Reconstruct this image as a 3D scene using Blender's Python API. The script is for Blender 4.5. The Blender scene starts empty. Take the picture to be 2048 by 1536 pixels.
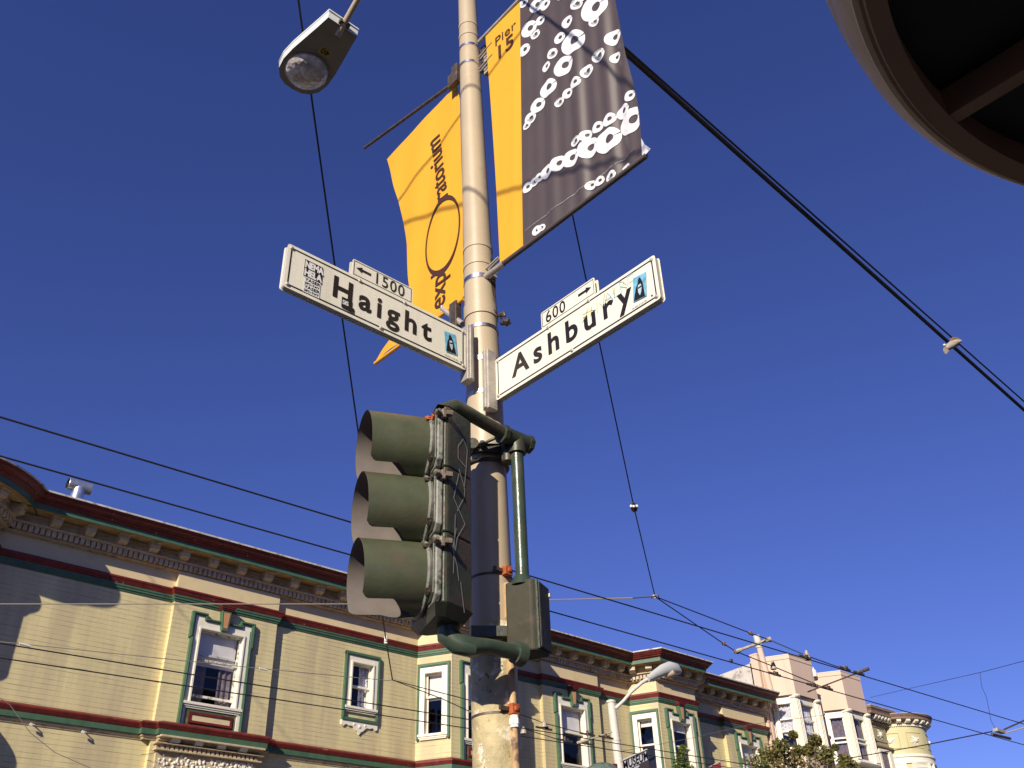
import bpy, bmesh, math, random
from mathutils import Vector, Matrix
from mathutils import noise as mnoise
random.seed(7)
SC = bpy.context.scene
COL = SC.collection
V = Vector
Z = V((0, 0, 1))
rad = math.radians

# ------------------------------------------------------------------ camera
FOC = 1880.0                                   # focal length in photo pixels (photo 2048 wide)
PITCH, ROLL, AZ = rad(33.147), rad(-2.051), rad(43.197)
EYE = V((0, 0, 1.6))
cp, sp = math.cos(PITCH), math.sin(PITCH)
FWD = V((math.sin(AZ) * cp, math.cos(AZ) * cp, sp))
r0 = V((math.cos(AZ), -math.sin(AZ), 0)); u0 = r0.cross(FWD)
RGT = r0 * math.cos(ROLL) + u0 * math.sin(ROLL)
UPV = -r0 * math.sin(ROLL) + u0 * math.cos(ROLL)
cam_d = bpy.data.cameras.new('camera'); cam = bpy.data.objects.new('camera', cam_d); COL.objects.link(cam)
cam_d.sensor_fit = 'HORIZONTAL'; cam_d.sensor_width = 36; cam_d.lens = 36 * FOC / 2048
cam_d.clip_start = 0.05; cam_d.clip_end = 3000
m3 = Matrix((RGT, UPV, -FWD)).transposed()
cam.matrix_world = Matrix.Translation(EYE) @ m3.to_4x4()
SC.camera = cam

# ------------------------------------------------------------------ light
LD = V((1.98, 1.0, -1.05)).normalized()        # direction the sunlight travels
EL = math.asin(-LD.z); SAZ = math.atan2(-LD.x, -LD.y)
world = bpy.data.worlds.new('World'); SC.world = world; world.use_nodes = True
wn = world.node_tree; bg = wn.nodes['Background']
sky = wn.nodes.new('ShaderNodeTexSky'); sky.sky_type = 'NISHITA'; sky.sun_disc = False
sky.sun_elevation = EL; sky.sun_rotation = SAZ
sky.altitude = 100; sky.air_density = 1.0; sky.dust_density = 0.0; sky.ozone_density = 7.0
tint = wn.nodes.new('ShaderNodeMix'); tint.data_type = 'RGBA'; tint.blend_type = 'MULTIPLY'; tint.inputs['Factor'].default_value = 1
tint.inputs[7].default_value = (.82, .66, 1.06, 1)      # the deep violet blue of a clear autumn sky as the camera records it
wn.links.new(sky.outputs[0], tint.inputs[6]); wn.links.new(tint.outputs[2], bg.inputs[0]); bg.inputs[1].default_value = 0.085
sun_d = bpy.data.lights.new('sun', 'SUN'); sun = bpy.data.objects.new('sun', sun_d); COL.objects.link(sun)
sun_d.energy = 4.6; sun_d.angle = rad(0.55); sun_d.color = (1.0, 0.90, 0.74)
sun.rotation_euler = LD.to_track_quat('-Z', 'Y').to_euler(); sun.location = (-20, -10, 25)
SC.view_settings.view_transform = 'Standard'; SC.view_settings.look = 'None'
SC.view_settings.exposure = 0.35; SC.view_settings.gamma = 1.0; SC.view_settings.use_curve_mapping = False
SC.cycles.max_bounces = 8

# ------------------------------------------------------------------ pixel helpers (photo pixels -> points on real planes)
def ray(x, y): return RGT * ((x - 1024) / FOC) - UPV * ((y - 768) / FOC) + FWD
def on_x(x, y, X): d = ray(x, y); return EYE + d * (X / d.x)
def on_y(x, y, Y): d = ray(x, y); return EYE + d * (Y / d.y)
def on_z(x, y, zz): d = ray(x, y); return EYE + d * ((zz - 1.6) / d.z)
def at_h(x, y, h): d = ray(x, y); return EYE + d * (h / math.hypot(d.x, d.y))

# ------------------------------------------------------------------ materials
MATS = {}
def mat(name, col, rough=.6, metal=0, var=.0, vscale=3, bump=0, bscale=40, dirt=None, dscale=6, dlo=.55, dhi=.62,
        spec=.5, streak=False, trans=0, dirt2=None, d2scale=20, d2lo=.6, d2hi=.64, stretch=None):
    m = bpy.data.materials.new(name); m.use_nodes = True; nt = m.node_tree; N = nt.nodes; L = nt.links
    b = N['Principled BSDF']; b.inputs['Roughness'].default_value = rough; b.inputs['Metallic'].default_value = metal
    b.inputs['Specular IOR Level'].default_value = spec
    tc = N.new('ShaderNodeTexCoord'); geo = N.new('ShaderNodeNewGeometry')
    pos = geo.outputs['Position']
    if streak or stretch:
        mp = N.new('ShaderNodeMapping'); mp.inputs['Scale'].default_value = stretch or (1, 1, .12)
        L.new(geo.outputs['Position'], mp.inputs[0]); spos = mp.outputs[0]
    else: spos = pos
    def nz(sc, det=6, p=None, ro=.6):
        t = N.new('ShaderNodeTexNoise'); t.inputs['Scale'].default_value = sc; t.inputs['Detail'].default_value = det
        t.inputs['Roughness'].default_value = ro
        L.new(p or pos, t.inputs['Vector']); return t.outputs['Fac']
    def mix(fac, a, c):
        x = N.new('ShaderNodeMix'); x.data_type = 'RGBA'
        L.new(fac, x.inputs['Factor'])
        for s, v in ((6, a), (7, c)):
            if isinstance(v, (tuple, list)): x.inputs[s].default_value = (*v[:3], 1)
            else: L.new(v, x.inputs[s])
        return x.outputs[2]
    def ramp(fac, lo, hi):
        r = N.new('ShaderNodeMapRange'); r.inputs[1].default_value = lo; r.inputs[2].default_value = hi
        L.new(fac, r.inputs[0]); return r.outputs[0]
    c = (*col, 1)
    if var:
        c = mix(ramp(nz(vscale, 5, spos), .3, .7), [x * (1 - var) for x in col], [min(1, x * (1 + var)) for x in col])
    if dirt: c = mix(ramp(nz(dscale, 8, spos), dlo, dhi), c, dirt)
    if dirt2: c = mix(ramp(nz(d2scale, 8, None, .7), d2lo, d2hi), c, dirt2)
    if isinstance(c, tuple): b.inputs['Base Color'].default_value = c
    else: L.new(c, b.inputs['Base Color'])
    if bump:
        bp = N.new('ShaderNodeBump'); bp.inputs['Strength'].default_value = bump; bp.inputs['Distance'].default_value = .01
        L.new(nz(bscale, 6), bp.inputs['Height']); L.new(bp.outputs[0], b.inputs['Normal'])
    if trans:
        t = N.new('ShaderNodeBsdfTranslucent'); ms = N.new('ShaderNodeMixShader'); ms.inputs[0].default_value = trans
        if isinstance(c, tuple): t.inputs[0].default_value = c
        else: L.new(c, t.inputs[0])
        L.new(b.outputs[0], ms.inputs[1]); L.new(t.outputs[0], ms.inputs[2]); L.new(ms.outputs[0], N['Material Output'].inputs[0])
    MATS[name] = m; return m
def siding_mat(name, col, col2, groove):
    # painted boards: broad fading, water streaks and dirt that gathers (broken) along the real joints between boards
    m = mat(name, col, rough=.62, var=.07, vscale=1.6, bump=.12, bscale=30, dirt=col2, dscale=1.9, dlo=.42, dhi=.62, streak=True)
    nt = m.node_tree; N = nt.nodes; L = nt.links; b = N['Principled BSDF']
    src = b.inputs['Base Color'].links[0].from_socket
    geo = N.new('ShaderNodeNewGeometry'); sx = N.new('ShaderNodeSeparateXYZ'); L.new(geo.outputs['Position'], sx.inputs[0])
    a = N.new('ShaderNodeMath'); a.operation = 'PINGPONG'; a.inputs[1].default_value = .05; L.new(sx.outputs[2], a.inputs[0])
    r = N.new('ShaderNodeMapRange'); r.inputs[1].default_value = .010; r.inputs[2].default_value = .002; L.new(a.outputs[0], r.inputs[0])
    n = N.new('ShaderNodeTexNoise'); n.inputs['Scale'].default_value = 3.5; n.inputs['Detail'].default_value = 6
    mp = N.new('ShaderNodeMapping'); mp.inputs['Scale'].default_value = (.6, .6, 8); L.new(geo.outputs['Position'], mp.inputs[0]); L.new(mp.outputs[0], n.inputs['Vector'])
    r2 = N.new('ShaderNodeMapRange'); r2.inputs[1].default_value = .46; r2.inputs[2].default_value = .66; L.new(n.outputs['Fac'], r2.inputs[0])
    mu = N.new('ShaderNodeMath'); mu.operation = 'MULTIPLY'; L.new(r.outputs[0], mu.inputs[0]); L.new(r2.outputs[0], mu.inputs[1])
    x = N.new('ShaderNodeMix'); x.data_type = 'RGBA'; L.new(mu.outputs[0], x.inputs['Factor']); L.new(src, x.inputs[6]); x.inputs[7].default_value = (*groove, 1)
    L.new(x.outputs[2], b.inputs['Base Color'])
    return m
siding_mat('cream_siding', (.67, .575, .305), (.52, .435, .255), (.33, .26, .15))
siding_mat('olive_siding', (.42, .38, .19), (.34, .31, .16), (.12, .10, .05))
mat('cream_trim', (.66, .54, .31), var=.05, vscale=2, bump=.05, bscale=25, dirt=(.52, .41, .25), dscale=2.5, dlo=.55, dhi=.8)
mat('cornice_cream', (.56, .45, .29), var=.14, vscale=6, bump=.4, bscale=30, dirt=(.26, .18, .11), dscale=7, dlo=.52, dhi=.72)
mat('soffit_ochre', (.50, .32, .14), var=.15, vscale=5, dirt=(.55, .42, .28), dscale=5)
mat('red_trim', (.165, .018, .014), rough=.5, var=.2, vscale=5, bump=.15, dirt=(.075, .010, .009), dscale=6, dlo=.5, dhi=.7, dirt2=(.6, .48, .33), d2scale=9, d2lo=.665, d2hi=.68)
mat('green_trim', (.062, .130, .074), rough=.5, var=.14, vscale=5, bump=.2, dirt=(.04, .085, .045), dscale=6, dlo=.55, dhi=.75, dirt2=(.5, .42, .28), d2scale=14, d2lo=.73, d2hi=.75)
mat('sill_green', (.06, .10, .05), rough=.6, var=.2, dirt=(.16, .17, .07), dscale=8)
mat('white_casing', (.80, .75, .62), rough=.5, var=.05, vscale=4, bump=.2, dirt=(.5, .42, .3), dscale=5, dlo=.64, dhi=.78, dirt2=(.28, .21, .14), d2scale=18, d2lo=.70, d2hi=.74)
mat('chipped_white', (.72, .70, .62), rough=.6, dirt=(.28, .22, .14), dscale=14, dlo=.54, dhi=.58, bump=.5)
mat('flashing', (.62, .58, .52), rough=.45, var=.2, vscale=6, dirt=(.22, .19, .16), dscale=7, dlo=.5, dhi=.68, dirt2=(.9, .88, .82), d2scale=3, d2lo=.62, d2hi=.66)
mat('keystone_orange', (.55, .27, .12), rough=.5, var=.1)
mat('roof_tar', (.08, .075, .07), rough=.9, var=.2)
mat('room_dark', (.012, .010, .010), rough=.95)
mat('shade_white', (.78, .77, .75), rough=.8, var=.08, vscale=3)
mat('lace_curtain', (.72, .72, .76), rough=.9, var=.25, vscale=9, dirt=(.2, .21, .26), dscale=25, dlo=.55, dhi=.6)
mat('dark_curtain', (.17, .14, .16), rough=.9, var=.4, vscale=9)
mat('galvanised', (.55, .57, .60), rough=.35, metal=.8, var=.2, vscale=12, bump=.2)
mat('pink_stucco', (.69, .51, .385), rough=.8, var=.035, vscale=2, bump=.25, bscale=60, dirt=(.52, .38, .30), dscale=2, dlo=.58, dhi=.8, streak=True)
mat('grey_stucco', (.60, .55, .48), rough=.9, var=.1, vscale=2, bump=.3, dirt=(.20, .18, .16), dscale=3, dlo=.52, dhi=.66)
mat('yellow_paint', (.58, .52, .28), rough=.6, var=.05, vscale=2, bump=.15)
mat('olive_paint', (.36, .32, .17), rough=.6, var=.06, vscale=2, bump=.15)
mat('brown_cornice', (.24, .16, .11), rough=.6, var=.15, vscale=4, bump=.2)
mat('pole_paint', (.50, .405, .275), rough=.42, var=.05, vscale=4, bump=.12, bscale=18, dirt=(.42, .31, .2), dscale=5, dlo=.6, dhi=.75, dirt2=(.30, .19, .10), d2scale=60, d2lo=.72, d2hi=.75)
mat('pole_base_paint', (.50, .41, .22), rough=.6, var=.25, vscale=9, bump=.9, bscale=28, dirt=(.72, .66, .5), dscale=16, dlo=.56, dhi=.6, dirt2=(.16, .11, .06), d2scale=22, d2lo=.6, d2hi=.63)
mat('conduit_paint', (.50, .33, .16), rough=.55, var=.2, vscale=12, bump=.4, dirt=(.2, .12, .07), dscale=20)
mat('latch_steel', (.20, .16, .12), rough=.5, metal=.3, var=.4, vscale=40, bump=.4)
mat('rust_orange', (.42, .10, .03), rough=.7, var=.3, vscale=30, bump=.4)
mat('steel_strap', (.72, .71, .70), rough=.28, metal=1.0, var=.1, vscale=20)
mat('dark_steel', (.13, .10, .08), rough=.55, metal=.6, var=.4, vscale=30, bump=.4)
mat('bracket_alu', (.46, .42, .37), rough=.5, metal=.35, var=.15, vscale=20, bump=.3, bscale=120)
mat('sign_face', (.82, .79, .67), rough=.35, var=.05, vscale=26, streak=True, stretch=(1, 1, .06), dirt=(.66, .62, .5), dscale=9, dlo=.55, dhi=.8)  # vertical stripes put the sheeting's honeycomb reflection into the face colour
mat('sign_edge', (.66, .63, .56), rough=.4, metal=.25, var=.1)
mat('ink', (.018, .012, .010), rough=.4)
mat('ink_brown', (.06, .018, .010), rough=.6)
mat('sticker_white', (.78, .78, .76), rough=.5, var=.03)
mat('sticker_blue', (.16, .45, .62), rough=.4, var=.35, vscale=40)
mat('sticker_pale', (.45, .62, .72), rough=.4, var=.2, vscale=60)
mat('marker_yellow', (.72, .66, .25), rough=.5)
mat('marker_teal', (.25, .50, .50), rough=.5)
mat('scratch', (.32, .31, .30), rough=.6)
mat('banner_yellow', (.92, .47, .028), rough=.6, var=.02, vscale=5, bump=.05, bscale=300, trans=.18)
mat('banner_black', (.088, .068, .066), rough=.42, var=.06, vscale=5, bump=.08, bscale=300)
mat('banner_white', (.80, .80, .82), rough=.5, var=.05, vscale=12)
mat('ring_grey', (.36, .37, .39), rough=.5, var=.5, vscale=60)
mat('signal_green', (.078, .088, .050), rough=.36, var=.15, vscale=14, bump=.12, bscale=60, dirt=(.10, .085, .055), dscale=9, dlo=.5, dhi=.75, dirt2=(.15, .14, .11), d2scale=50, d2lo=.76, d2hi=.79)
mat('signal_body', (.045, .052, .035), rough=.42, var=.25, vscale=12, bump=.25, bscale=40, dirt=(.085, .055, .035), dscale=8, dlo=.48, dhi=.68, dirt2=(.20, .18, .15), d2scale=60, d2lo=.76, d2hi=.78)
mat('signal_edge', (.22, .22, .19), rough=.5, var=.3, vscale=25, bump=.3, dirt=(.06, .07, .05), dscale=18)
mat('visor_inside', (.165, .138, .125), rough=.7, var=.12, vscale=12)
mat('visor_black', (.012, .012, .012), rough=.5)
mat('box_paint', (.050, .045, .030), rough=.62, spec=.25, var=.2, vscale=10, bump=.08, bscale=40, dirt=(.08, .06, .045), dscale=9, dirt2=(.3, .28, .24), d2scale=50, d2lo=.76, d2hi=.78)
mat('pipe_green', (.045, .068, .048), rough=.28, var=.15, vscale=12, bump=.15, bscale=60, dirt=(.10, .085, .06), dscale=9, dlo=.55, dhi=.72, dirt2=(.35, .34, .30), d2scale=40, d2lo=.73, d2hi=.75)
mat('lens_red', (.35, .01, .01), rough=.25)
mat('lens_amber', (.40, .18, .02), rough=.25)
mat('lens_green', (.02, .22, .12), rough=.25)
mat('lamp_sticker', (.42, .30, .05), rough=.5)
mat('lamp_white', (.72, .74, .70), rough=.4, var=.03)
mat('lamp_under', (.25, .215, .165), rough=.5, var=.12, vscale=6)
mat('wire_black', (.02, .018, .018), rough=.6)
mat('wire_steel', (.30, .26, .22), rough=.5, metal=.4)
mat('insulator', (.42, .36, .27), rough=.45, var=.3, vscale=30)
mat('white_porcelain', (.8, .78, .72), rough=.25)
mat('bare_pole', (.66, .62, .54), rough=.5, var=.06, vscale=3, dirt=(.4, .34, .28), dscale=5, dlo=.6, dhi=.75)
mat('far_lamp_grey', (.52, .53, .50), rough=.5, var=.05)
mat('turret_tan', (.56, .42, .27), rough=.55, var=.1, vscale=3, bump=.2)
mat('turret_brown', (.22, .125, .07), rough=.6, var=.06)
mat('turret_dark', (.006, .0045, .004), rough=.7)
mat('bark', (.09, .07, .05), rough=.9, bump=.8)
mat('leaf', (.17, .165, .04), rough=.5, var=.4, vscale=9, trans=.25)
mat('leaf_brown', (.22, .16, .06), rough=.5, var=.3, vscale=9, trans=.2)
mat('leaf_bright', (.10, .17, .03), rough=.45, var=.3, vscale=20, trans=.25)
mat('asphalt', (.05, .05, .052), rough=.9, var=.2, vscale=2, bump=.5, bscale=80)
mat('concrete', (.20, .185, .165), rough=.85, var=.1, vscale=2, bump=.4, bscale=60)
mat('road_paint', (.75, .74, .70), rough=.7)
mat('patina', (.10, .14, .115), rough=.5, var=.5, vscale=9, bump=.8, bscale=14)
mat('flag_red', (.42, .05, .05), rough=.7, var=.1)
mat('turnbuckle_rust', (.26, .16, .11), rough=.6, var=.3, vscale=30)
mat('bird_brown', (.22, .14, .075), rough=.8, var=.3, vscale=40)
mat('bird_grey', (.36, .31, .27), rough=.8, var=.3, vscale=40)
mat('bird_white', (.85, .82, .75), rough=.8)
mat('storefront', (.30, .24, .17), rough=.6, var=.1)

def glass_mat(name, tint, refl):
    m = bpy.data.materials.new(name); m.use_nodes = True; nt = m.node_tree; N = nt.nodes; L = nt.links
    N.remove(N['Principled BSDF'])
    t = N.new('ShaderNodeBsdfTransparent'); t.inputs[0].default_value = (*tint, 1)
    g = N.new('ShaderNodeBsdfGlossy'); g.inputs['Roughness'].default_value = .03
    ms = N.new('ShaderNodeMixShader')
    nz = N.new('ShaderNodeTexNoise'); nz.inputs['Scale'].default_value = 1.2
    bp = N.new('ShaderNodeBump'); bp.inputs['Strength'].default_value = .12; bp.inputs['Distance'].default_value = .05
    L.new(nz.outputs['Fac'], bp.inputs['Height']); L.new(bp.outputs[0], g.inputs['Normal'])
    geo = N.new('ShaderNodeNewGeometry'); dt = N.new('ShaderNodeVectorMath'); dt.operation = 'DOT_PRODUCT'
    L.new(geo.outputs['Incoming'], dt.inputs[0]); L.new(geo.outputs['Normal'], dt.inputs[1])
    def mth(op, a, b):
        x = N.new('ShaderNodeMath'); x.operation = op
        for k, v in ((0, a), (1, b)):
            if v is None: continue
            if isinstance(v, (int, float)): x.inputs[k].default_value = v
            else: L.new(v, x.inputs[k])
        return x.outputs[0]
    f = mth('ADD', mth('MULTIPLY', mth('POWER', mth('SUBTRACT', 1.0, mth('ABSOLUTE', dt.outputs['Value'], None)), 5.0), .9), refl)
    L.new(f, ms.inputs[0])
    L.new(t.outputs[0], ms.inputs[1]); L.new(g.outputs[0], ms.inputs[2]); L.new(ms.outputs[0], N['Material Output'].inputs[0])
    MATS[name] = m
glass_mat('glass', (.90, .89, .90), .05)
def lens_mat():
    m = bpy.data.materials.new('lamp_lens'); m.use_nodes = True; nt = m.node_tree; N = nt.nodes; L = nt.links
    b = N['Principled BSDF']; b.inputs['Roughness'].default_value = .12
    geo = N.new('ShaderNodeNewGeometry'); v = N.new('ShaderNodeTexVoronoi'); v.inputs['Scale'].default_value = 26
    L.new(geo.outputs['Position'], v.inputs['Vector'])
    n = N.new('ShaderNodeTexNoise'); n.inputs['Scale'].default_value = 9; n.inputs['Detail'].default_value = 3; L.new(geo.outputs['Position'], n.inputs['Vector'])
    r = N.new('ShaderNodeValToRGB'); r.color_ramp.elements[0].position = .35; r.color_ramp.elements[0].color = (.40, .34, .31, 1)
    r.color_ramp.elements[1].position = .72; r.color_ramp.elements[1].color = (.85, .82, .80, 1); L.new(n.outputs['Fac'], r.inputs[0]); L.new(r.outputs[0], b.inputs['Base Color'])
    bp = N.new('ShaderNodeBump'); bp.inputs['Strength'].default_value = .8; bp.inputs['Distance'].default_value = .01
    L.new(v.outputs['Distance'], bp.inputs['Height']); L.new(bp.outputs[0], b.inputs['Normal'])
    MATS['lamp_lens'] = m
lens_mat()

# ------------------------------------------------------------------ mesh builder
class MB:
    def __init__(s): s.v = []; s.f = []; s.m = []; s.cur = 0; s.fr = None
    def frame(s, O, U, N): s.fr = (V(O), V(U).normalized(), V(N).normalized()); return s
    def _p(s, p):
        p = V(p)
        if s.fr: O, U, N = s.fr; return O + U * p.x + N * p.y + Z * p.z
        return p
    def add(s, vs, fs):
        b = len(s.v); s.v += [s._p(p) for p in vs]; s.f += [[b + i for i in f] for f in fs]; s.m += [s.cur] * len(fs); return s
    def quad(s, a, b, c, d): return s.add([a, b, c, d], [(0, 1, 2, 3)])
    def box(s, x0, x1, y0, y1, z0, z1):
        return s.add([(x, y, z) for x in (x0, x1) for y in (y0, y1) for z in (z0, z1)],
                     [(0, 1, 3, 2), (4, 6, 7, 5), (0, 4, 5, 1), (2, 3, 7, 6), (0, 2, 6, 4), (1, 5, 7, 3)])
    def obox(s, c, a, b, d):
        c, a, b, d = V(c), V(a), V(b), V(d)
        return s.add([c + a * i + b * j + d * k for i in (-1, 1) for j in (-1, 1) for k in (-1, 1)],
                     [(0, 1, 3, 2), (4, 6, 7, 5), (0, 4, 5, 1), (2, 3, 7, 6), (0, 2, 6, 4), (1, 5, 7, 3)])
    def tube(s, pts, r, n=8, caps=True, flat=1.0):
        pts = [V(p) for p in pts]; rs = r if isinstance(r, (list, tuple)) else [r] * len(pts)
        rings = []; up = None
        for i, p in enumerate(pts):
            t = (pts[min(i + 1, len(pts) - 1)] - pts[max(i - 1, 0)]).normalized()
            if up is None:
                up = t.cross(Z if abs(t.z) < .9 else V((1, 0, 0))).normalized()
            up = (up - t * up.dot(t)).normalized(); w = t.cross(up)
            rings.append([p + (up * math.cos(2 * math.pi * k / n) + w * math.sin(2 * math.pi * k / n) * flat) * rs[i] for k in range(n)])
        vs = [q for g in rings for q in g]
        fs = [(i * n + k, i * n + (k + 1) % n, (i + 1) * n + (k + 1) % n, (i + 1) * n + k) for i in range(len(pts) - 1) for k in range(n)]
        if caps: fs += [tuple(range(n)), tuple(range((len(pts) - 1) * n, len(pts) * n))]
        return s.add(vs, fs)
    def lathe(s, c, axis, prof, n=24, a0=0, a1=2 * math.pi, ref=None):
        c = V(c); axis = V(axis).normalized()
        u = V(ref) if ref else axis.cross(V((0, 0, 1)) if abs(axis.z) < .9 else V((1, 0, 0)))
        u = (u - axis * u.dot(axis)).normalized(); w = axis.cross(u)
        full = abs(a1 - a0 - 2 * math.pi) < 1e-6; m = n if full else n + 1
        vs = []
        for r, h in prof:
            for k in range(m):
                a = a0 + (a1 - a0) * k / n
                vs.append(c + axis * h + (u * math.cos(a) + w * math.sin(a)) * r)
        fs = []
        for i in range(len(prof) - 1):
            for k in range(n):
                k2 = (k + 1) % m
                fs.append((i * m + k, i * m + k2, (i + 1) * m + k2, (i + 1) * m + k))
        return s.add(vs, fs)
    def prism(s, poly, O, U, W, D):      # polygon (a,b) in plane O + U a + W b, thickness vector D
        O, U, W, D = V(O), V(U), V(W), V(D); n = len(poly)
        a = [O + U * p[0] + W * p[1] for p in poly]
        return s.add(a + [p + D for p in a], [tuple(range(n)), tuple(range(n, 2 * n))] + [(i, (i + 1) % n, n + (i + 1) % n, n + i) for i in range(n)])
    def sweep(s, path, prof, caps=True):
        rows = [offset_path(path, o) for o, z in prof]; n = len(path)
        vs = [(x, y, prof[i][1]) for i, row in enumerate(rows) for x, y in row]
        fs = [(i * n + k, i * n + k + 1, (i + 1) * n + k + 1, (i + 1) * n + k) for i in range(len(prof) - 1) for k in range(n - 1)]
        if caps: fs += [tuple(i * n for i in range(len(prof))), tuple(i * n + n - 1 for i in range(len(prof)))]
        return s.add(vs, fs)
    def build(s, name, mats, parent=None, smooth=False, bevel=0, mesh_only=False, origin=None, recalc=True, **props):
        if isinstance(mats, str): mats = [mats]
        org = V(origin) if origin is not None else ORG.get(parent, V((0, 0, 0)))
        me = bpy.data.meshes.new(name)
        me.from_pydata([tuple(p - org) for p in s.v], [], s.f)
        for mm in mats: me.materials.append(MATS[mm])
        me.polygons.foreach_set('material_index', s.m)
        if recalc:
            bm = bmesh.new(); bm.from_mesh(me); bmesh.ops.recalc_face_normals(bm, faces=bm.faces); bm.to_mesh(me); bm.free()
        if smooth:
            me.shade_smooth(); me.set_sharp_from_angle(angle=rad(smooth if smooth is not True else 35))
        if mesh_only: return me
        o = bpy.data.objects.new(name, me); COL.objects.link(o)
        if parent: o.parent = parent; ORG[o] = org
        else: o.location = org; ORG[o] = org
        if bevel:
            bv = o.modifiers.new('bevel', 'BEVEL'); bv.width = bevel; bv.segments = 2; bv.limit_method = 'ANGLE'
        for k, v in props.items(): o[k] = v
        return o
ORG = {None: V((0, 0, 0))}
def offset_path(path, d):
    n = len(path); out = []
    seg = []
    for i in range(n - 1):
        t = V((path[i + 1][0] - path[i][0], path[i + 1][1] - path[i][1])).normalized(); seg.append((t, V((t.y, -t.x))))
    for i in range(n):
        p = V(path[i])
        if i == 0: q = p + seg[0][1] * d
        elif i == n - 1: q = p + seg[-1][1] * d
        else:
            n1, n2 = seg[i - 1][1], seg[i][1]; b = (n1 + n2); q = p + b * (d / max(.2, (1 + n1.dot(n2))))
        out.append((q.x, q.y))
    return out
def thing(name, loc, label, cat, group=None):
    o = bpy.data.objects.new(name, None); COL.objects.link(o); o.location = loc; o.empty_display_size = .2
    ORG[o] = V(loc); tag(o, label, cat, group); return o
def tag(o, label, cat, group=None):
    o['label'] = label; o['category'] = cat
    if group: o['group'] = group
    return o
def inst(me, name, loc, rotz, parent, scale=None):
    o = bpy.data.objects.new(name, me); COL.objects.link(o); o.parent = parent
    o.location = V(loc) - ORG.get(parent, V((0, 0, 0))); o.rotation_euler = (0, 0, rotz)
    if scale: o.scale = scale
    ORG[o] = ORG.get(parent, V((0, 0, 0))); return o
def text_geo(txt, size, bold=0, space=1.0, shear=0, width=1.0):
    cu = bpy.data.curves.new('t', 'FONT'); cu.body = txt; cu.size = size; cu.offset = bold; cu.space_character = space; cu.shear = shear; cu.resolution_u = 5
    ob = bpy.data.objects.new('t', cu); COL.objects.link(ob)
    bpy.context.view_layer.update()
    dg = bpy.context.evaluated_depsgraph_get(); me = ob.evaluated_get(dg).to_mesh()
    vs = [(v.co.x * width, v.co.y) for v in me.vertices]; fs = [tuple(p.vertices) for p in me.polygons]
    ob.evaluated_get(dg).to_mesh_clear(); bpy.data.objects.remove(ob); bpy.data.curves.remove(cu)
    return vs, fs
def add_text(mb, txt, size, fn, **k):
    vs, fs = text_geo(txt, size, **k)
    mb.add([fn(a, b) for a, b in vs], fs)
def ribbon(mb, pts, w, fn):
    pts = [V(p) for p in pts]
    L, R = [], []
    for i, p in enumerate(pts):
        t = (pts[min(i + 1, len(pts) - 1)] - pts[max(0, i - 1)]).normalized(); q = V((-t.y, t.x)) * w / 2
        L.append(p + q); R.append(p - q)
    n = len(pts)
    mb.add([fn(*p) for p in L] + [fn(*p) for p in R], [(i, i + 1, n + i + 1, n + i) for i in range(n - 1)])

# ------------------------------------------------------------------ ground
def ground():
    m = MB(); m.quad((-600, -600, -.15), (900, -600, -.15), (900, 900, -.15), (-600, 900, -.15)); m.build('ground', 'concrete', kind='structure')
    m = MB(); m.quad((-200, 3.6, -.146), (400, 3.6, -.146), (400, 16.4, -.146), (-200, 16.4, -.146)); m.build('street', 'asphalt', kind='structure')
    m = MB(); m.quad((-12.5, -200, -.142), (-2.5, -200, -.142), (-2.5, 3.596, -.142), (-12.5, 3.596, -.142)); m.build('side_street', 'asphalt', kind='structure')
    m = MB(); m.box(-2.2, 300, -60, 3.6, -.15, 0); m.build('near_pavement', 'concrete', kind='structure', bevel=.01)
    m = MB(); m.box(-200, 300, 16.4, 20.4, -.15, 0); m.build('far_pavement', 'concrete', kind='structure', bevel=.01)
    m = MB()
    for k in range(7): m.quad((-1.0 + 0, 4.2 + k * 1.7, -.138), (2.0, 4.2 + k * 1.7, -.138), (2.0, 4.8 + k * 1.7, -.138), (-1.0, 4.8 + k * 1.7, -.138))
    m.build('crosswalk', 'road_paint', kind='structure')
ground()

# ------------------------------------------------------------------ building helpers
W0 = 20.12
def siding(mb, O, U, N, length, z0, z1, openings=(), pitch=.1):
    mb.frame(O, U, N)
    k0 = int(round(z0 / pitch)); k1 = int(round(z1 / pitch))
    for k in range(k0, k1):
        a, b = k * pitch, (k + 1) * pitch
        spans = [(0, length)]
        for (s0, s1, zb, zt) in openings:
            if b > zb + .03 and a < zt - .03:
                ns = []
                for p, q in spans:
                    if s1 <= p or s0 >= q: ns.append((p, q)); continue
                    if p < s0: ns.append((p, s0))
                    if q > s1: ns.append((s1, q))
                spans = ns
        for p, q in spans:
            j = random.uniform(-.0008, .0008)
            mb.add([(p, j, a), (q, j, a), (q, j, b - .008), (p, j, b - .008), (p, -.0025, b - .006), (q, -.0025, b - .006), (q, -.0025, b - .002), (p, -.0025, b - .002), (p, j, b), (q, j, b)],
                   [(0, 1, 2, 3), (3, 2, 5, 4), (4, 5, 6, 7), (7, 6, 9, 8)])
    mb.fr = None

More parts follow.
